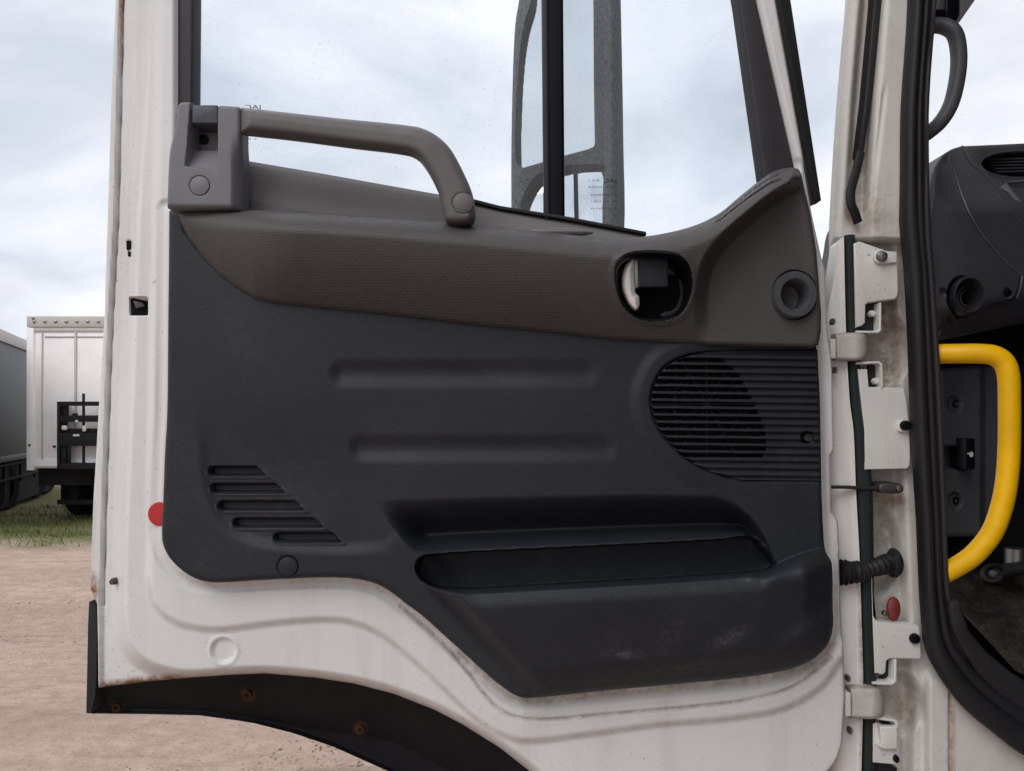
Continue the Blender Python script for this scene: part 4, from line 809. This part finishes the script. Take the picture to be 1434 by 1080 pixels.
# ---- door opening seal
wl = spl([(1277, -220), (1274.5, 0), (1265.5, 153), (1264, 237), (1265, 300), (1271, 372), (1274.5, 469), (1277, 560), (1282, 660), (1286.5, 729), (1289.5, 800), (1293, 864), (1300, 914), (1326, 960), (1355, 995), (1397, 1028), (1440, 1058), (1560, 1110)], 4)
wr = spl([(1320, -220), (1307, 0), (1296, 139), (1296, 237), (1297.6, 330), (1303, 400), (1309, 483), (1314, 560), (1318, 660), (1320.5, 729), (1323, 800), (1330, 850), (1343, 891), (1364, 918), (1388, 940), (1414, 960), (1445, 980), (1560, 1030)], 4)
def band(name, fa, fb, Y, rd, m, parent, **kw):
    c = wl * (1 - (fa + fb) / 2) + wr * (fa + fb) / 2; w = np.linalg.norm(wr - wl, axis=1) * (fb - fa) / 2 * Y / F
    return tube(name, np.array([U(a, b, Y) for a, b in c]), w, rd, m, parent, 14, 2.3, **kw)
ws = band('weatherstrip', -0.02, 0.46, 1.012, 0.014, m_rubber, truck, label='black double rubber seal round the door opening')
band('seal_lip', 0.40, 0.74, 1.018, 0.013, m_rubber, ws); band('seal_lip', 0.68, 1.02, 1.026, 0.014, m_frame, ws); band('seal_carrier', 0.05, 0.98, 1.036, 0.010, m_dark, ws)
sillb = [(1328, 840), (1345, 842), (1352, 862), (1360, 885), (1384, 914), (1420, 944), (1470, 975), (1560, 1020), (1560, 1060), (1440, 1002), (1400, 975), (1370, 945), (1345, 905), (1334, 880)]
slab('sill_cover', sillb, 1.008, 0.03, m_sill, ws, 0.006, 4)

# ---- cab interior
m_win = m_screen
cab = boxes('cab_shell', [(0.62, -1.05, 3.02, 2.75, 1.95, 3.10), (2.70, -1.05, 0.9, 2.76, 1.95, 3.02), (0.62, -1.1, 0.9, 2.70, -1.05, 3.02), (0.60, -1.05, 0.9, 0.66, -0.35, 3.02), (0.66, -1.05, 1.30, 2.70, 1.3, 1.36), (0.62, 1.95, 1.0, 2.75, 2.0, 2.15)], m_grey, truck, label='grey lined cab roof, walls and floor pan')
dash_poly = np.vstack([spl([(1286, 330), (1296, 275), (1300, 250), (1305, 236), (1313, 225), (1322, 216), (1332, 209.5), (1346, 205)], 4), [(1434, 201), (1700, 192), (2500, 186), (2500, 430), (1700, 405), (1434, 452), (1370, 466), (1311, 478), (1300, 430)]])
plate = np.vstack([spl([(1333, 218), (1336, 238), (1345, 268), (1358, 300), (1378, 333), (1403, 362), (1431, 387)], 4), [(1429, 402), (1424, 418), (1416, 422.5), (1390, 428), (1378, 434), (1330, 448), (1300, 470), (1280, 470), (1280, 230), (1320, 200)]])
ridge = spl([(1346, 204), (1358, 227), (1378, 244), (1402, 272), (1434, 308), (1500, 380)], 4)
rb = np.vstack([ridge, [(1800, 400), (1800, 100), (1346, 190)]])
def dash_ysm(P, sd):
    x, y = P[:, 0], P[:, 1]
    d = 1.05 + 0.10 * sm(1300, 1480, x) + 0.16 * sm(300, 205, y) * sm(1300, 1380, x)
    d += 0.05 * sm(2, -3, -sdpoly(P, plate)) * 0 - 0.012 * sm(3, -3, sdpoly(P, plate)) + 0.05 * sm(14, -26, sdpoly(P, rb)) * 0
    d += 0.02 * sm(6, -6, sdpoly(P, rb))
    d += 0.03 * (1 - np.sqrt(1 - (1 - np.clip(-sd / 14, 0, 1)) ** 2)) + 0.04 * sm(430, 480, y + (x - 1311) * 0.2)
    return d
def dash_dys(P, sd):
    h = 0.004 * sm(2.5, 0, np.abs(sdpoly(P, rb))) - 0.05 * sm(1.03, 0.97, ell(P, 1425, 231, 50, 16)) + 0.004 * sm(0.10, 0.0, np.abs(ell(P, 1425, 231, 53, 18) - 1))
    h -= 0.03 * sm(1.04, 0.96, ell(P, 1347, 416, 20, 28)); h -= 0.008 * sm(1.1, 0.9, np.minimum(ell(P, 1321, 409, 4, 5.5), ell(P, 1333, 447, 4, 5.5)))
    h -= 0.006 * sm(1.1, 0.9, ell(P, 1411, 411, 5, 7)); h -= 0.006 * sm(1, -1, sdpoly(P, [(1402, 256), (1520, 252), (1520, 330), (1440, 300)]))
    h -= 0.004 * sm(1.8, 0.4, np.abs(sdline(P, plate[:len(plate) - 4])))
    return h
dash = hfield('dashboard', dash_poly, 1.6, dash_ysm, dash_dys, m_dash, truck, 0.35, label='dark grey dashboard end with an open vent hole')
lathe('vent_ring', 1349, 416, 1.058, [(27, -0.005), (27, 0.012), (24, 0.016), (21.5, 0.012), (20.5, 0.0), (19, -0.02), (19, -0.03)], m_dash2, dash, 36, sx=0.82)
for s_ in (14, 10): lathe('vent_thread', 1349 + (16 - s_) * 0.4, 418, 1.075, [(s_ + 3, -0.004), (s_ + 2, 0.003), (s_, 0.004), (s_ - 1, -0.004)], m_dash, dash, 30, sx=0.72)
lathe('dash_screw', 1411, 411, 1.10, [(5.5, 0), (5, 0.004), (2.5, 0.004), (2, 0.001), (0, 0.001)], m_black, dash, 20, sx=0.8)
for k in range(5): slab('air_vane', [(1384 + k * 3, 222 + k * 4.4), (1480, 220 + k * 4.4), (1480, 221.8 + k * 4.4), (1384 + k * 3, 223.8 + k * 4.4)], 1.30, 0.03, m_dash, dash, 0.0005)
tube('trim_edge', pxpath(spl([(1402, 257.5, 1.19), (1420, 255, 1.21), (1460, 252, 1.23), (1520, 249, 1.25)], 5), 1.2), 0.0016, 0.0016, m_grey, dash, 8)
tube('trim_edge', pxpath(spl([(1404, 260, 1.185), (1420, 281, 1.18), (1436, 300, 1.18), (1470, 340, 1.18)], 5), 1.2), 0.007, 0.005, m_grey, dash, 10)
tube('dash_edge_highlight', np.array([U(a, b, float(dash_ysm(np.array([[a, b]]), np.array([-20.0]))[0]) + 0.001) for a, b in plate[:-8]]), 0.0011, 0.0014, m_grey, dash, 8)  # thin grey tube imitating the highlight along the plate edge
# kick panel below the dash
kick = slab('kick_panel', [(1300, 440), (1560, 400), (2500, 400), (2500, 900), (1300, 900)], 1.30, 0.03, m_dark, truck, 0, label='dark kick panel under the dashboard')
hfield('kick_cover', [(1314, 520), (1318, 516), (1376, 512), (1402, 512), (1402, 690), (1392, 752), (1319, 753)], 2, lambda P, sd: 1.20 + 0.02 * sm(1372, 1380, P[:, 0]), lambda P, sd: -0.03 * sm(1, -1, sq(P, 1319, 626, 1352, 656)) - 0.008 * sm(1.06, 0.94, np.minimum(ell(P, 1337, 565.5, 9, 11), ell(P, 1338, 701, 9, 11))) - 0.008 * sm(5, 0, -sd), m_dash, kick, 0.08)
for yy in (565.5, 701): lathe('cover_screw', 1337.5, yy, 1.21, [(6, 0), (5.5, 0.004), (3, 0.004), (2.5, 0.001), (0, 0.001)], m_black, kick, 16, sx=0.85)
slab('release_latch', rect(1352, 614, 1366, 658, 2), 1.175, 0.04, m_black, kick, 0.003)
lathe('release_symbol', 1360, 636.5, 1.1745, [(4, 0), (4, 0.0006), (1.6, 0.0006)], m_print, kick, 16, sx=0.7); slab('release_symbol', [(1355, 634), (1359, 635), (1359, 637), (1355, 636)], 1.1742, 0.0008, m_print, kick, 0)
# floor mat, coil and cylinder by the pedals
slab('floor_mat', [(1322, 812), (1370, 800), (1434, 800), (1600, 800), (2300, 800), (2300, 1010), (1600, 1010), (1500, 980), (1434, 945), (1400, 908), (1362, 868), (1330, 838)], 1.2, 0.02, m_mat, truck, 0.004, depth=lambda p: 1.27 - 0.17 * min(max((p[1] - 800) / 145, 0), 1), label='muddy black rubber floor mat')
slab('floor_side', [(1322, 815), (2300, 815), (2300, 1100), (1600, 1100), (1440, 1040), (1350, 950)], 1.28, 0.02, m_dark, truck, 0, label='dark step well below the mat')
tube('wiring_loop', np.array([U(1391 + 13 * math.cos(a) * (1 + 0.02 * a), 803 + 11 * math.sin(a), 1.16 + 0.006 * a) for a in np.linspace(0, 15, 70)]), 0.0035, 0.0035, m_rubber, truck, 8, label='coiled black cable on the floor')
lathe('wiring_plug', 1391, 803, 1.15, [(6, 0), (5, 0.008), (2, 0.01), (0, 0.01)], m_darksteel, truck, 14)
cylp = pxpath([(1422, 768, 1.22), (1422, 800, 1.22)], 1.2); tube('metal_cylinder', cylp, 14 / F * 1.2, 0.016, m_steel, truck, 24, label='shiny metal cylinder by the pedals')
tube('rubber_pedal', pxpath([(1400, 800, 1.2), (1436, 795, 1.2), (1480, 796, 1.2)], 1.2), 0.010, 0.012, m_rubber, truck, 14)
# yellow grab bar
yp = spl([(1306, 496, 1.035), (1340, 495.5, 1.02), (1372, 495.5, 1.01), (1393, 498.5, 1.005), (1406, 508, 1.003), (1412, 525, 1.002), (1413.5, 560, 1.002), (1413, 632, 1.003), (1409, 680, 1.003), (1401, 716, 1.004), (1388, 748, 1.006), (1364, 777, 1.012), (1341, 793, 1.02), (1316, 806, 1.03)], 6)
tube('grab_bar', pxpath(yp, 1.0), 14.2 / F, 14.2 / F, m_yellow, truck, 24, label='bright yellow tubular grab bar')
# black pillar handle and header trim, seen through the windscreen
hp2 = spl([(1290, 34, 1.06), (1305, 35.5, 1.05), (1322, 37, 1.045), (1335, 45, 1.04), (1341, 62, 1.04), (1342.5, 90, 1.04), (1338, 123, 1.04), (1330, 150, 1.042), (1316, 172, 1.046), (1300, 186, 1.055), (1288, 194, 1.06)], 6)
tube('pillar_handle', pxpath(hp2, 1.04), 10.2 / F, 0.011, m_dash, truck, 20, 2.3, label='black grab handle on the windscreen pillar')
slab('sun_visor_arm', [(1326, -60), (1346, -60), (1345, 20), (1341, 30), (1322, 26), (1323, 14)], 1.10, 0.03, m_black, truck, 0.004)
slab('visor_clip', rect(1302, 12, 1326, 24, 3), 1.09, 0.02, m_black, truck, 0.003)
slab('header_trim', [(1346, -90), (1378, -90), (1366, 0), (1345, 30), (1344, 20)], 1.12, 0.02, m_grey, truck, 0.003)
slab('windscreen', [(1230, -400), (2100, -500), (2100, 300), (1230, 260)], 1.6, 0.006, m_win, truck, 0, label='clear windscreen')
print('polys', sum(len(o.data.polygons) for o in sc.objects if o.type == 'MESH'))
